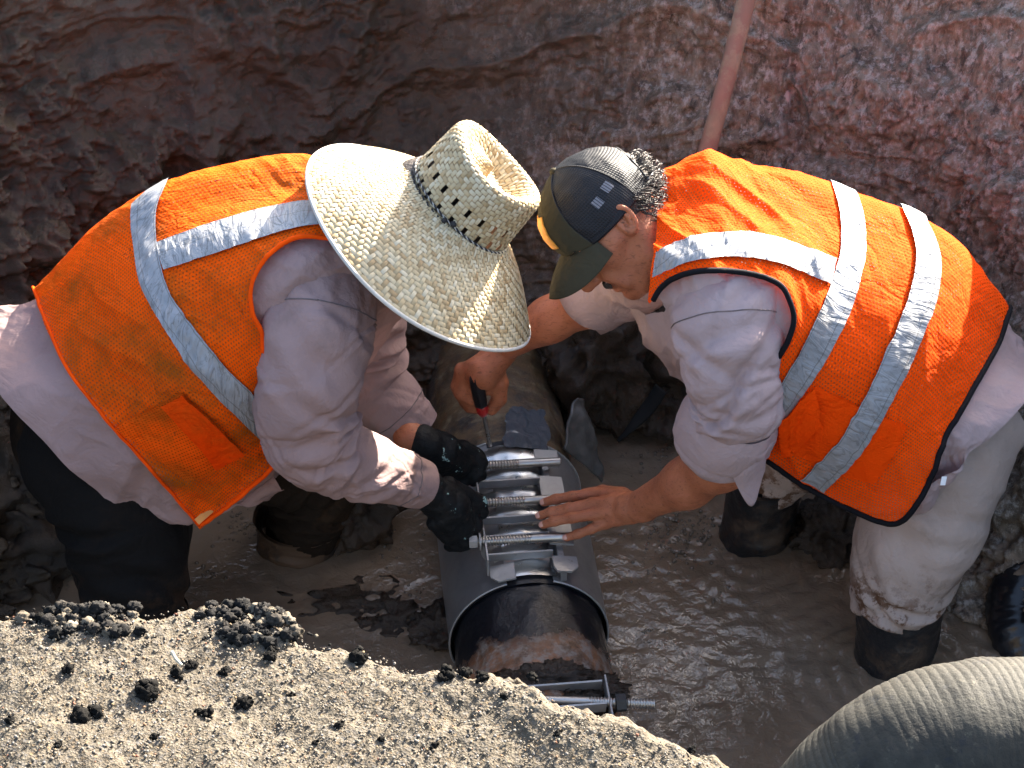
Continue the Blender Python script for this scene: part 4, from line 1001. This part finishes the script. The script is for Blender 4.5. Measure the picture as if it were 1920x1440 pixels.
def torsoR(p):
    d = chain(p, rt, [.05, .07, .08, .085, .075, .06], .03)
    d = smin(d, chain(p, [P(1335, 540, -.03), P(1362, 580, -.12), P(1375, 700, -.18), P(1388, 836, -.155)], [.06, .062, .055, .05], .03), .04)
    d = smin(d, chain(p, [P(1300, 480, .06), P(1235, 490, .2), P(1150, 540, .25)], [.06, .06, .048], .03), .04)
    d = smin(d, chain(p, [P(1815, 820, -.03), P(1738, 965, -.09), P(1690, 1100, -.113), P(1670, 1250, -.115)], [.05, .075, .06, .05], .03), .04)
    return smin(d, chain(p, [P(1780, 800, .06), P(1495, 842, .22), P(1456, 880, .24), P(1410, 1030, .245)], [.06, .055, .05, .045], .03), .04)
neck = nets(lambda p: smin(rc(p, HC-UH*.055-FH*.03, P(1246, 436, .03), .056, .052), rc(p, HC-UH*.06+FH*.02, P(1256, 490, .02), .035, .045), .03), *pts_bounds([HC, P(1270, 490, .02)], .1), .005)
bodyR = mk('body', join(nets(torsoR, (.1, -.4, -.2), (1.1, .45, 1.15), .016), head_mesh(HC, SH, FH, UH), neck, fN, hNm, hand_mesh(fist, h=.0026, k=.008), fF), SKIN, MR)
for c in hN[5:9]:
    mk('fingernail', nail(c[0][-1], c[0][-2], nrm(TC+UZ*.6), c[1][-1]), NAIL, bodyR)
def hl(x, y, z): return HC+np.asarray(x)[..., None]*SH+np.asarray(y)[..., None]*FH+np.asarray(z)[..., None]*UH
WHT = simple('eye_white', (.7, .68, .65), .2, var=.05); 
for s in (1, -1): mk('eye', blob(hl(np.array(s*.032), np.array(.0815), np.array(.004)), .0118, 1, 0, 1, 3), simple('eye_dark', (.06, .035, .025), .15), bodyR)
# moustache and eyebrow
HAIRG = simple('grey_dark_hair', (.042, .034, .028), .5, var=.8, sc=90, bump=.3)
hs = []
def strand(p0, d, n_, L_, curl, r, seed):
    t = np.linspace(0, 1, 9); rg = np.random.default_rng(seed); d = nrm(d); s = nrm(np.cross(d, n_)); ph = rg.uniform(0, 6.28)
    c = p0+t[:, None]*d*L_+(curl*np.cos(ph+t*6.5)-curl*math.cos(ph))[:, None]*s+(curl*np.sin(ph+t*6.5)-curl*math.sin(ph))[:, None]*n_
    a = np.linspace(0, 2*math.pi, 5)[:-1]; T = nrm(np.gradient(c, axis=0)); u_ = nrm(np.cross(T, n_+.01)); w_ = np.cross(T, u_)
    rr = r*(1-.7*t)[:, None, None]; G = c[:, None]+rr*(np.cos(a)[None, :, None]*u_[:, None]+np.sin(a)[None, :, None]*w_[:, None])
    return G.reshape(-1, 3), gridf(9, 4, True)
k = 0
for _ in range(2200):      # curls at the back and side of the head, below the cap
    th = rng.uniform(-2.5, 2.5); z = rng.uniform(-.055, .075)
    if abs(th) > 1.75 and z > -.005: continue
    if abs(th) > 1.45 and z > .03: continue
    if abs(th) > 1.25 and z < -.03: continue
    if abs(th) > .5 and z > .02: continue
    if z > .05: continue
    a = math.sqrt(max(1-((z-.035)/.094)**2, .05))
    x = math.sin(th)*.079*a; y = -math.cos(th)*.102*a-.01
    if abs(th) > 1.9: a2 = 1.0
    n_ = nrm(SH*x/.079**2+FH*(y+.01)/.1**2+UH*(z-.03)/.09**2)
    back = abs(th) < 1.2
    L_ = rng.uniform(.018, .036) if back else rng.uniform(.006, .011)
    d = nrm(-UH*.8+n_*(.9 if back else .25)+SH*rng.normal(0, .5)+FH*rng.normal(0, .5))
    hs.append(strand(hl(np.array(x), np.array(y), np.array(z)), d, n_, L_, rng.uniform(.003, .007) if back else .001, .0014 if back else .0009, k)); k += 1
for _ in range(170):      # moustache
    x = rng.uniform(-.028, .028); p0 = hl(np.array(x), np.array(.101-.25*abs(x)), np.array(-.051-.1*abs(x))); hs.append(strand(p0, -UH+SH*x*18+FH*.3, FH, .012, .0008, .0006, k)); k += 1
for s in (1, -1):
    for _ in range(70):
        x = rng.uniform(.014, .05); p0 = hl(np.array(s*x), np.array(.101-.42*abs(x-.012)), np.array(.033+.08*(x-.03))); hs.append(strand(p0, SH*s+UH*.3+FH*.2, FH, .010, .0006, .0006, k)); k += 1
mk('hair', join(*hs), HAIRG, MR)
hv, hf = nets(lambda q: np.maximum(np.maximum(ell(q, (0, -.014, .034), (.0795, .1015, .092)), q[:, 1]-.01+.9*np.abs(q[:, 0])*0), -(q[:, 2]+.035+.25*q[:, 1])), (-.1, -.13, -.1), (.1, .1, .14), .004)
mk('hair_base', (hv@np.stack([SH, FH, UH])+HC, hf), HAIR, MR)

# ---------------------------------------------------------------- mesh-back cap
def cap_mesh_mat():
    t = NT('cap_mesh'); uv = t.co('UV'); sx = t.n('ShaderNodeSeparateXYZ', {0: uv})
    w1 = t.math('ABSOLUTE', t.math('SINE', t.math('MULTIPLY', sx.outputs[1], 3.14159/.0042))); w2 = t.math('ABSOLUTE', t.math('SINE', t.math('MULTIPLY', sx.outputs[0], 3.14159/.0042)))
    w = t.math('MULTIPLY', w1, w2)
    b = t.mix(t.ramp(w, [(.25, 0.), (.6, 1.)]), (.011, .0115, .015), (.0025, .003, .005))
    return t.set(base=b, rough=.55, spec=.3, normal=t.bump(w, .4, .002))
CAPM = cap_mesh_mat(); CAPF = cloth_mat('cap_olive', (.050, .044, .028), dirt=(.085, .072, .05), dirt_amt=.6)
cap = E('baseball_cap', HC, None); cap.parent = MR; cap.location = Vector(HC)-MR.location
CA = np.array([.086, .108, .106]); CO = np.array([0, -.008, .034])
def cap_pt(th, ph, k=1.0):   # th around from front (0), ph 0 bottom .. 1 top
    low = .012+.022*np.cos(th)
    el_lo = np.arcsin(np.clip((low-CO[2])/CA[2], -1, 1)); el = el_lo+(math.pi/2-el_lo)*ph
    x = CA[0]*k*np.cos(el)*np.sin(th); y = CA[1]*k*np.cos(el)*np.cos(th); z = CA[2]*k*np.sin(el)
    z = z-np.clip(np.cos(th), 0, 1)*0+.004*np.cos(3*th)*np.clip(1-ph, 0, 1)
    return hl(x+CO[0], y+CO[1]+.006*np.clip(np.cos(th), 0, 1)*np.sin(ph*3.14), z+CO[2])
def cap_patch(t0, t1, m, n, cut=None, k=1.0, p0=0., p1=1.):
    th = np.linspace(t0, t1, m); ph = np.linspace(p0, p1, n); T_, H_ = np.meshgrid(th, ph, indexing='ij'); G = cap_pt(T_, H_, k)
    G = G+.0016*fbm(G*40, 3, 9)[..., None]*nrm(G-HC)
    f = gridf(m, n)
    if cut is not None:
        tc, pc = T_.ravel()[f].mean(1), H_.ravel()[f].mean(1); f = f[~cut(tc, pc)]
    uv = np.stack([T_*.1, H_*.15], -1).reshape(-1, 2)
    return G.reshape(-1, 3), f, uv
arch = lambda t_, p_: ((np.abs(np.abs(t_)-math.pi)/.62)**2+(p_/.42)**2 < 1) & (p_ > .0)
for (a, b) in ((.95, math.pi), (-math.pi, -.95)):
    for (c, d) in ((a, (a+b)/2), ((a+b)/2, b)):
        o = mk('mesh_panel', cap_patch(c, d, 44, 44, arch), CAPM, cap); m_ = o.modifiers.new('s', 'SOLIDIFY'); m_.thickness = .0015
for (a, b) in ((-.95, 0), (0, .95)):
    o = mk('front_panel', cap_patch(a, b, 36, 40, None, 1.008), CAPF, cap); m_ = o.modifiers.new('s', 'SOLIDIFY'); m_.thickness = .002
for a in (-.95, 0, .95, 2.05, -2.05):
    ph = np.linspace(0, 1, 20); mkt('seam', tube(cap_pt(np.full(20, a), ph, 1.012), [.0016]*20, 40, 6), CAPM if abs(a) > .9 else CAPF, cap)
tt = np.linspace(.95, 2.62, 30); mkt('sweat_band', tube(cap_pt(tt, np.full(30, .02), 1.005), [(.003, .006)]*30, 60, 8), CAPM, cap)
at = np.linspace(0, math.pi, 24)
mkt('arch_binding', tube(cap_pt(math.pi-.62*np.cos(at), .42*np.sin(at), 1.01), [.0032]*24, 60, 8), CAPM, cap)
tt = np.linspace(math.pi-.66, math.pi+.66, 20); mkt('snap_strap', tube(cap_pt(tt, np.full(20, .06), 1.012), [(.0014, .008)]*20, 40, 8, ref=tuple(-UH)), simple('grey_plastic', (.32, .34, .35), .4), cap)
mk('button', blob(cap_pt(np.array(0.), np.array(1.), 1.02), .007, 1, .05, 1), CAPF, cap)
def visor():
    m, n = 40, 24; a = np.linspace(-1.02, 1.02, m); w = np.linspace(0, 1, n); A, W = np.meshgrid(a, w, indexing='ij')
    bp = cap_pt(A, 0*A+.01, 1.01)
    q = bp-HC; x = q@SH; y = q@FH; z = q@UH
    ln = .078*np.sqrt(np.clip(1-(np.abs(A)/1.02)**3.2, 0, 1))
    y2 = y+W*ln; z2 = z-.10*W*ln-.30*W*(x**2)/.08*1.0*.9-.02*W*W
    return (HC+x[..., None]*(1+.05*W[..., None])*SH+y2[..., None]*FH+z2[..., None]*UH).reshape(-1, 3), gridf(m, n)
o = mk('visor', visor(), CAPF, cap); m_ = o.modifiers.new('s', 'SOLIDIFY'); m_.thickness = .0035
ORANGE_P = simple('patch_orange', (.75, .30, .03), .6)
o = mk('front_patch', cap_patch(-.36, .36, 20, 20, None, 1.03, .14, .52), ORANGE_P, cap); m_ = o.modifiers.new('s', 'SOLIDIFY'); m_.thickness = .002
t = NT('woven_badge'); sx = t.n('ShaderNodeSeparateXYZ', {0: t.co('UV')}); ww = t.math('SINE', t.math('MULTIPLY', sx.outputs[0], 6.283/.0046)); t.set(base=t.mix(t.ramp(ww, [(.4, 0.), (.6, 1.)]), (.16, .16, .18), (.03, .03, .04)), rough=.7); BADGE = t.m
for (ex, ey) in ((1138, 352), (1121, 381)):
    # find the panel spot seen at this pixel
    T_, H_ = np.meshgrid(np.linspace(1., 3., 120), np.linspace(.05, .95, 100), indexing='ij'); pp = proj(cap_pt(T_, H_)); i = np.argmin(((pp-np.array([ex, ey]))**2).sum(-1)); a, b = T_.ravel()[i], H_.ravel()[i]
    mk('badge', cap_patch(a-.08, a+.08, 8, 8, None, 1.04, b-.045, b+.045), BADGE, cap)

# ---------------------------------------------------------------- screwdriver
sdv = E('screwdriver', PZ(918, 838, .245), 'screwdriver with red and black handle held in a bare fist', 'screwdriver')
a, b = PZ(919, 836, .255), PZ(906, 775, .345); d = nrm(b-a)
mkt('shaft', tube([a, (a+b)/2, b], [.0042]*3, 12, 12), ST_S, sdv)
mkt('ferrule', tube([b-d*.004, b+d*.006, b+d*.018, b+d*.024], [.008, .012, .0125, .010], 16, 16), simple('red_plastic', (.42, .02, .02), .3), sdv)
mkt('handle', tube([b+d*.02, b+d*.03, b+d*.07, b+d*.10, b+d*.112], [.010, .0135, .0145, .013, .006], 30, 18, disp=lambda S, T, G: .0012*np.cos(T*6)), simple('black_plastic', (.012, .012, .015), .3), sdv)

# ================================================================== FOREGROUND ASPHALT
ZA = 1.36
edge_px = [(-260, 1150), (-120, 1146), (0, 1140), (100, 1136), (170, 1146), (250, 1138), (345, 1122), (440, 1126), (490, 1126), (530, 1150), (570, 1178), (640, 1194), (715, 1206), (760, 1228), (800, 1250), (850, 1240), (900, 1256), (975, 1270), (1040, 1300), (1110, 1330), (1200, 1368), (1310, 1400), (1410, 1440), (1500, 1490), (1620, 1560), (1800, 1640)]
def asphalt_mat():
    t = NT('worn_asphalt'); v = t.co()
    vo = t.n('ShaderNodeTexVoronoi', {'Vector': v, 'Scale': 330.}); vo2 = t.n('ShaderNodeTexVoronoi', {'Vector': v, 'Scale': 120.})
    col = t.ramp(t.n('ShaderNodeSeparateXYZ', {0: vo.outputs['Color']}).outputs[0], [(0., (.058, .047, .033)), (.35, (.086, .073, .054)), (.7, (.106, .092, .070)), (.9, (.082, .078, .074)), (1., (.13, .09, .048))])
    big = t.ramp(t.n('ShaderNodeSeparateXYZ', {0: vo2.outputs['Color']}).outputs[1], [(.0, .65), (.5, 1.), (1., 1.12)])
    b = t.mix(1., col, big, 'MULTIPLY')
    b = t.mix(t.ramp(t.noise(v, 16, 5, .7), [(.40, .0), (.7, .45)]), b, (.085, .068, .047))
    b = t.mix(t.ramp(t.noise(v, 70, 4, .7), [(.64, 0.), (.72, .6)]), b, (.045, .04, .036))
    h = t.bump(vo.outputs['Distance'], .5, .003, t.bump(t.noise(v, 150, 6, .75), .5, .005))
    return t.set(base=b, rough=.9, spec=.25, normal=h)
ASPH = asphalt_mat()
SAND = simple('sandy_grain', (.42, .37, .29), .9, var=.4, sc=90, bump=.3)
BIT = simple('bitumen_crumb', (.005, .0046, .0042), .9, spec=.1, var=.7, sc=60, bump=.8, bsc=150)
edge = np.array([PZ(px, py, ZA) for px, py in edge_px])
def asphalt():
    M, N = 560, 230; e = spl(edge[:, :2], M)
    nx = np.stack([e, e], 1); e = e+.012*np.stack([0*e[:, 0], fbm(np.stack([e[:, 0]*22, 0*e[:, 0], 0*e[:, 0]], -1), 4, 3)], -1)
    w = np.linspace(0, 1, N)**1.35*.95
    G = np.zeros((M, N, 3)); G[..., 0] = e[:, None, 0]*(1+.0*w[None]); G[..., 1] = e[:, None, 1]-w[None]*1.1; G[..., 2] = ZA
    q = G.copy(); 
    z = .010*fbm(q*6, 3, 70)+.0018*fbm(q*34, 4, 72, .62)+.0012*np.abs(vn(q*80, 75))+.0015*vn(q*170, 76)
    edn = np.clip(1-w[None]/.03, 0, 1); z = z-.018*edn**2+.010*edn*fbm(q*45, 3, 78)
    G[..., 2] += z
    # broken face of the slab below the edge
    K = 26; low = np.zeros((M, K, 3)); tz = np.linspace(0, 1, K+1)[1:]
    low[..., 0] = G[:, :1, 0]; low[..., 1] = G[:, :1, 1]-.05*tz[None]-.10*np.clip(tz[None]-.12, 0, 1); low[..., 2] = G[:, :1, 2]-.004-tz[None]*1.9
    low[..., 1] += .03*fbm(low*12, 4, 80)*np.clip(tz*8, 0, 1)[None]
    A = np.concatenate([low[:, ::-1], G], 1)
    f = gridf(M, N+K); return A.reshape(-1, 3), f[:, ::-1]
struct(mk('asphalt', asphalt(), ASPH), 'sandy broken asphalt surface at the edge of the trench')
def asp_z(x, y): q = np.array([[x, y, ZA]]); return ZA+float((.010*fbm(q*6, 3, 70))[0])
ico = blob((0, 0, 0), 1, 1, .0, 1, 1)
def scatter(n, rmin, rmax, name, mat, seed, label):
    rg = np.random.default_rng(seed); V = []; Fq = []; c = 0; e = spl(edge[:, :2], 400)
    bv, bf = ico
    for _ in range(n):
        px = rg.uniform(-40, 1500); py = rg.uniform(1115, 1470); p = PZ(px, py, ZA); ye = np.interp(p[0], e[:, 0], e[:, 1])
        if p[1] > ye-.016: continue
        r = rmin+(rmax-rmin)*rg.random()**2.5
        v = bv*(1+.35*rg.normal(size=(len(bv), 1)).clip(-1, 1)*.6)*np.array([1, rg.uniform(.6, 1), rg.uniform(.45, .8)])*r
        a = rg.uniform(0, 6.28); v = v@np.array([[math.cos(a), math.sin(a), 0], [-math.sin(a), math.cos(a), 0], [0, 0, 1]])
        V.append(v+np.array([p[0], p[1], asp_z(p[0], p[1])+r*.25+.002])); Fq.append(bf+c); c += len(bv)
    o = mk(name, (np.concatenate(V), np.concatenate(Fq)), mat, None, False); o['kind'] = 'stuff'; o['label'] = label; return o
t = NT('mixed_grit'); g_ = t.n('ShaderNodeNewGeometry').outputs['Random Per Island']
GRIT = t.set(base=t.ramp(g_, [(0., (.04, .033, .026)), (.2, (.085, .069, .050)), (.55, (.115, .098, .073)), (.8, (.10, .095, .09)), (.95, (.16, .108, .052)), (1., (.14, .05, .027))]), rough=.85)
t = NT('rubble_bits'); g_ = t.n('ShaderNodeNewGeometry').outputs['Random Per Island']
RUBBLE = t.set(base=t.ramp(g_, [(0., (.004, .004, .004)), (.6, (.010, .009, .0085)), (.78, (.03, .026, .022)), (.9, (.09, .075, .055)), (1., (.15, .13, .10))]), rough=.9, spec=.2)
scatter(11000, .0006, .0024, 'grit', GRIT, 3, 'loose sandy grit scattered on the asphalt')
crumbs = [(75, 1165, 14), (360, 1238, 12), (330, 1255, 13), (180, 1335, 15), (152, 1348, 20), (275, 1298, 26), (278, 1290, 18), (460, 1315, 17), (507, 1230, 15), (515, 1215, 8), (422, 1250, 12), (372, 1330, 9), (388, 1335, 12), (670, 1232, 20), (838, 1272, 17), (872, 1266, 13), (906, 1276, 12), (635, 1360, 10), (130, 1260, 14), (997, 1277, 11), (290, 1385, 8), (590, 1390, 7), (20, 1355, 9), (945, 1310, 9), (1045, 1380, 8), (815, 1395, 8), (715, 1385, 8), (1296, 1412, 9), (545, 1300, 7), (110, 1405, 8)]
where = ['by the left picture edge', 'above the left middle of the slab']
def crumb(px, py, r_px, k, label, group=None, mat=BIT):
    p = PZ(px, py, ZA); r = r_px/1650.; z = asp_z(p[0], p[1])
    rg_ = np.random.default_rng(k); parts = [blob((0, 0, -.1*r), (r*.6, r*.55, r*.45), k, .9, 2.4, 3, 1, 4)]
    for q in range(9): parts.append(blob(rg_.normal(0, .38, 3)*r*np.array([1, 1, .5]), r*rg_.uniform(.16, .36), k*9+q, 1.0, 3.0, 2))
    o = mk('asphalt_crumb', join(*parts), mat, None, False); o.location = (p[0], p[1], z+r*.30); tag(o, label, 'asphalt crumb', group); return o
lab = ['small black asphalt crumb lying alone on the sandy asphalt', 'lone dark crumb of broken asphalt casting a short shadow']
big = {4: 'largest black asphalt crumb of the pair near the lower left corner', 3: 'smaller black asphalt crumb behind the pair near the lower left corner', 5: 'low dark grey crumbly asphalt lump in the left middle of the slab', 13: 'rounded grey asphalt lump near the middle of the slab edge', 14: 'black asphalt crumb, leftmost of the row of three beside the old clamp', 15: 'black asphalt crumb, middle of the row of three beside the old clamp', 16: 'black asphalt crumb, right of the row of three beside the old clamp'}
for k, (px, py, r) in enumerate(crumbs):
    big.update({18: 'black crumb above the pair near the lower left corner', 0: 'black crumb in front of the rubble heap at far left', 7: 'upright dark crumb with a long shadow in the middle of the slab', 8: 'angular black crumb just below the rubble heap beside the trench', 19: 'black crumb on the slab edge nearest the old clamp', 27: 'black crumb on the slab edge close to the bottom right end', 12: 'brownish small crumb beside a smaller one in the middle of the slab'})
    if k in big: crumb(px, py, r, k+1, big[k])
    else: crumb(px, py, r, k+1, 'small loose black asphalt crumb scattered on the sandy slab', 'small asphalt crumbs on the slab')
rg = np.random.default_rng(11)
for (x0, x1, y0, y1, n, nm) in ((85, 255, 1136, 1196, 240, 'black asphalt rubble heaped on the slab edge at far left'), (380, 560, 1126, 1206, 280, 'black and grey asphalt rubble heaped on the slab edge beside the trench')):
    L_ = []
    for k in range(n):
        px = (x0+x1)/2+(x1-x0)*.27*rg.normal(); py = y0+(y1-y0)*rg.random()**1.3; p = PZ(px, py, ZA); r = .0010+.0058*rg.random()**3.2
        ye = np.interp(p[0], edge[:, 0], edge[:, 1])
        if p[1] > ye: p[1] = ye-.004
        L_.append(blob((p[0], p[1], asp_z(p[0], p[1])+r*rg.uniform(.1, .8)), (r, r*.9, r*.8), k+40, 1.0, 3.0, 3))
    o = mk('asphalt_rubble', join(*L_), RUBBLE, None, False); o['kind'] = 'stuff'; o['label'] = nm
tw = [PZ(322, 1222, ZA+.012), PZ(330, 1236, ZA+.010), PZ(341, 1247, ZA+.008)]
tag(mkt('twig', tube(tw, [.0022, .002, .0016], 14, 8, disp=lambda S, T, G: .0004*vn(G*300, 3)), simple('dry_twig', (.33, .29, .22), .85)), 'short pale dry twig lying on the sandy asphalt', 'twig')

# ================================================================== SUCTION HOSE
def hose_mat():
    t = NT('ribbed_hose'); v = t.co()
    b = t.mix(t.ramp(t.noise(v, 9, 6, .7), [(.35, 0.), (.65, 1.)]), (.014, .0138, .0125), (.042, .040, .033))
    b = t.mix(t.ramp(t.noise(v, 26, 6, .75), [(.56, 0.), (.66, .85)]), b, (.014, .016, .02))
    b = t.mix(t.ramp(t.noise(v, 70, 5, .75), [(.60, 0.), (.70, .8)]), b, (.085, .077, .058))
    return t.set(base=b, rough=.7, spec=.2, normal=t.bump(t.noise(v, 120, 5, .7), .4, .005))
def rib(S, T, G):
    w = (S/.0062) % 1
    return .0011*np.abs(np.sin(np.pi*w))**.7*(.6+.5*vn(G*9, 6))+.0014*vn(G*40, 5)
hp = [PZ(1440, 1960, .75), PZ(1500, 1700, 1.15), PZ(1580, 1560, 1.36), PZ(1670, 1466, 1.44), PZ(1780, 1412, 1.47), PZ(1910, 1396, 1.47), PZ(2080, 1420, 1.45), PZ(2300, 1490, 1.42)]
tag(mk('suction_hose', tube(hp, [.088]*len(hp), 900, 56, disp=rib, cap=False), hose_mat()), 'thick grey-black ribbed suction hose arching over the trench edge', 'hose')

# ================================================================== THINGS IN THE TRENCH
WOOD = NT('muddy_wood'); v_ = WOOD.co('Object', (1, 1, .12)); g_ = WOOD.noise(v_, 40, 6, .7)
bw = WOOD.mix(WOOD.ramp(g_, [(.35, 0.), (.65, 1.)]), (.16, .103, .066), (.225, .150, .098)); bw = WOOD.mix(WOOD.ramp(WOOD.noise(WOOD.co(), 11, 6, .7), [(.48, 0.), (.54, .85)]), bw, (.17, .085, .06))
WOODM = WOOD.set(base=bw, rough=.75, normal=WOOD.bump(g_, .3, .004))
tag(mk('wooden_handle', tube([P(1420, -90, .80), P(1392, 30, .735), P(1358, 165, .66), P(1322, 300, .585), P(1290, 430, .52)], [.0195, .0195, .019, .019, .018], 40, 20, disp=lambda S, T, G: .0008*vn(G*np.array([60, 60, 20]), 4)), WOODM), 'mud-smeared wooden tool handle leaning against the earth wall', 'tool handle')
def clod(px, py, z, r, k, label, mat=MUDD, sq=(1, 1, .7), group=None):
    p = PZ(px, py, z); v, f = blob((0, 0, 0), np.array(sq)*r, k, .7, 1.9, 5, 1, 5)
    o = mk('mud_clod', (v, f), mat); o.location = p; tag(o, label, 'mud clod', group)
clod(1560, 1000, .01, .062, 3, 'reddish mud clod between the far black boot and the pale trouser leg', MUDD)
clod(655, 950, .05, .075, 5, 'black lump beside the wide muddy boot', MUDD, (1, .9, .9))  # dark lump filling the black shape right of the boot
clod(835, 1190, -.01, .05, 7, 'rusty mud clod in water left of the pipe mouth of the clamp', MUDD)
clod(745, 1165, -.022, .05, 9, 'low mud clod in shallow water near the slab edge', MUDD, (1.3, 1, .5))
clod(640, 1140, -.035, .07, 11, 'flat wet mud shelf below the wide muddy boot', MUDD, (1.5, .9, .4))
clod(50, 1010, .02, .11, 13, 'big dark mud clod at the left picture edge', MUDD, (1.1, 1, .8))
clod(20, 880, .10, .14, 15, 'large dark mud mass leaning on the trench wall at far left', MUDD, (1, 1, 1.1))
clod(100, 950, .02, .07, 16, 'wet mud clod beside the dark trouser leg', MUDD)
clod(1255, 740, .06, .085, 17, 'rough mud clod on the far bank right of the plastic film', MUDD, (1, .9, .9))
clod(1130, 670, .16, .10, 19, 'tall mud clod standing right of the rear pipe', MUDD, (.9, .9, 1.3))
clod(1215, 640, .16, .13, 23, 'broad mud mass behind the tall mud clod', MUDD, (1.2, .8, 1.1))
clod(1490, 985, .0, .035, 21, 'small mud clod touching the far black boot', MUDD)
tag(mk('black_strip', tube([P(1240, 728, .42), P(1215, 765, .40), P(1185, 800, .37), P(1158, 828, .35)], [(.004, .020), (.004, .019), (.004, .012), (.003, .004)], 30, 12, ref=(0, 0, 1)), simple('black_strip_plastic', (.005, .005, .005), .75, spec=.15)), 'thin black pointed strip slanting down into the muddy water', 'strip')
tag(mk('black_hose', tube([P(1990, 1020, .12), P(1925, 1085, .03), P(1905, 1150, -.03), P(1930, 1230, -.10), P(1990, 1300, -.14)], [.055, .06, .062, .062, .06], 60, 32, disp=lambda S, T, G: .003*vn(G*30, 3)+.0015*np.sin(S*700)), simple('wet_black_rubber', (.010, .010, .012), .25)), 'wet black rubber hose curving into water at the right edge', 'hose')
rt_ = [P(1462, 150, .86), P(1474, 170, .845), P(1477, 205, .84), P(1474, 250, .835)]
tag(mkt('root', tube(rt_, [.003, .006, .0055, .003], 24, 10, disp=lambda S, T, G: .002*vn(G*120, 4)), simple('pale_root', (.34, .27, .25), .8)), 'pale broken root sticking out of the earth wall', 'root')
# froth on the water
def froth():
    rg = np.random.default_rng(5); V = []; Fq = []; c = 0; bv, bf = blob((0, 0, 0), 1, 1, 0, 1, 2); 
    spots = [(455, 935, 28, 14, 60), (470, 985, 40, 22, 130), (420, 1010, 25, 12, 40), (395, 1075, 25, 16, 40), (440, 965, 20, 10, 30), (1240, 850, 80, 50, 420), (1260, 1000, 80, 50, 700), (1180, 800, 40, 30, 80), (1210, 1060, 40, 30, 80), (730, 1040, 50, 40, 110), (780, 1110, 30, 30, 60), (1330, 1110, 30, 20, 60), (100, 1080, 40, 30, 60), (1220, 1190, 25, 20, 40), (1440, 1010, 30, 20, 30)]
    for (px, py, sx, sy, n) in spots:
        for _ in range(n):
            p = PZ(px+rg.normal(0, sx*.6), py+rg.normal(0, sy*.6), 0); r = .0009+.0040*rg.random()**5
            V.append(bv*r*np.array([1, 1, .8])+p); Fq.append(bf+c); c += len(bv)
    return np.concatenate(V), np.concatenate(Fq)
t = NT('froth'); t.set(base=(.10, .074, .052), rough=.08, spec=.45); 
o = mk('froth_bubbles', froth(), t.m); o['kind'] = 'stuff'; o['label'] = 'brown froth bubbles floating on the muddy water'
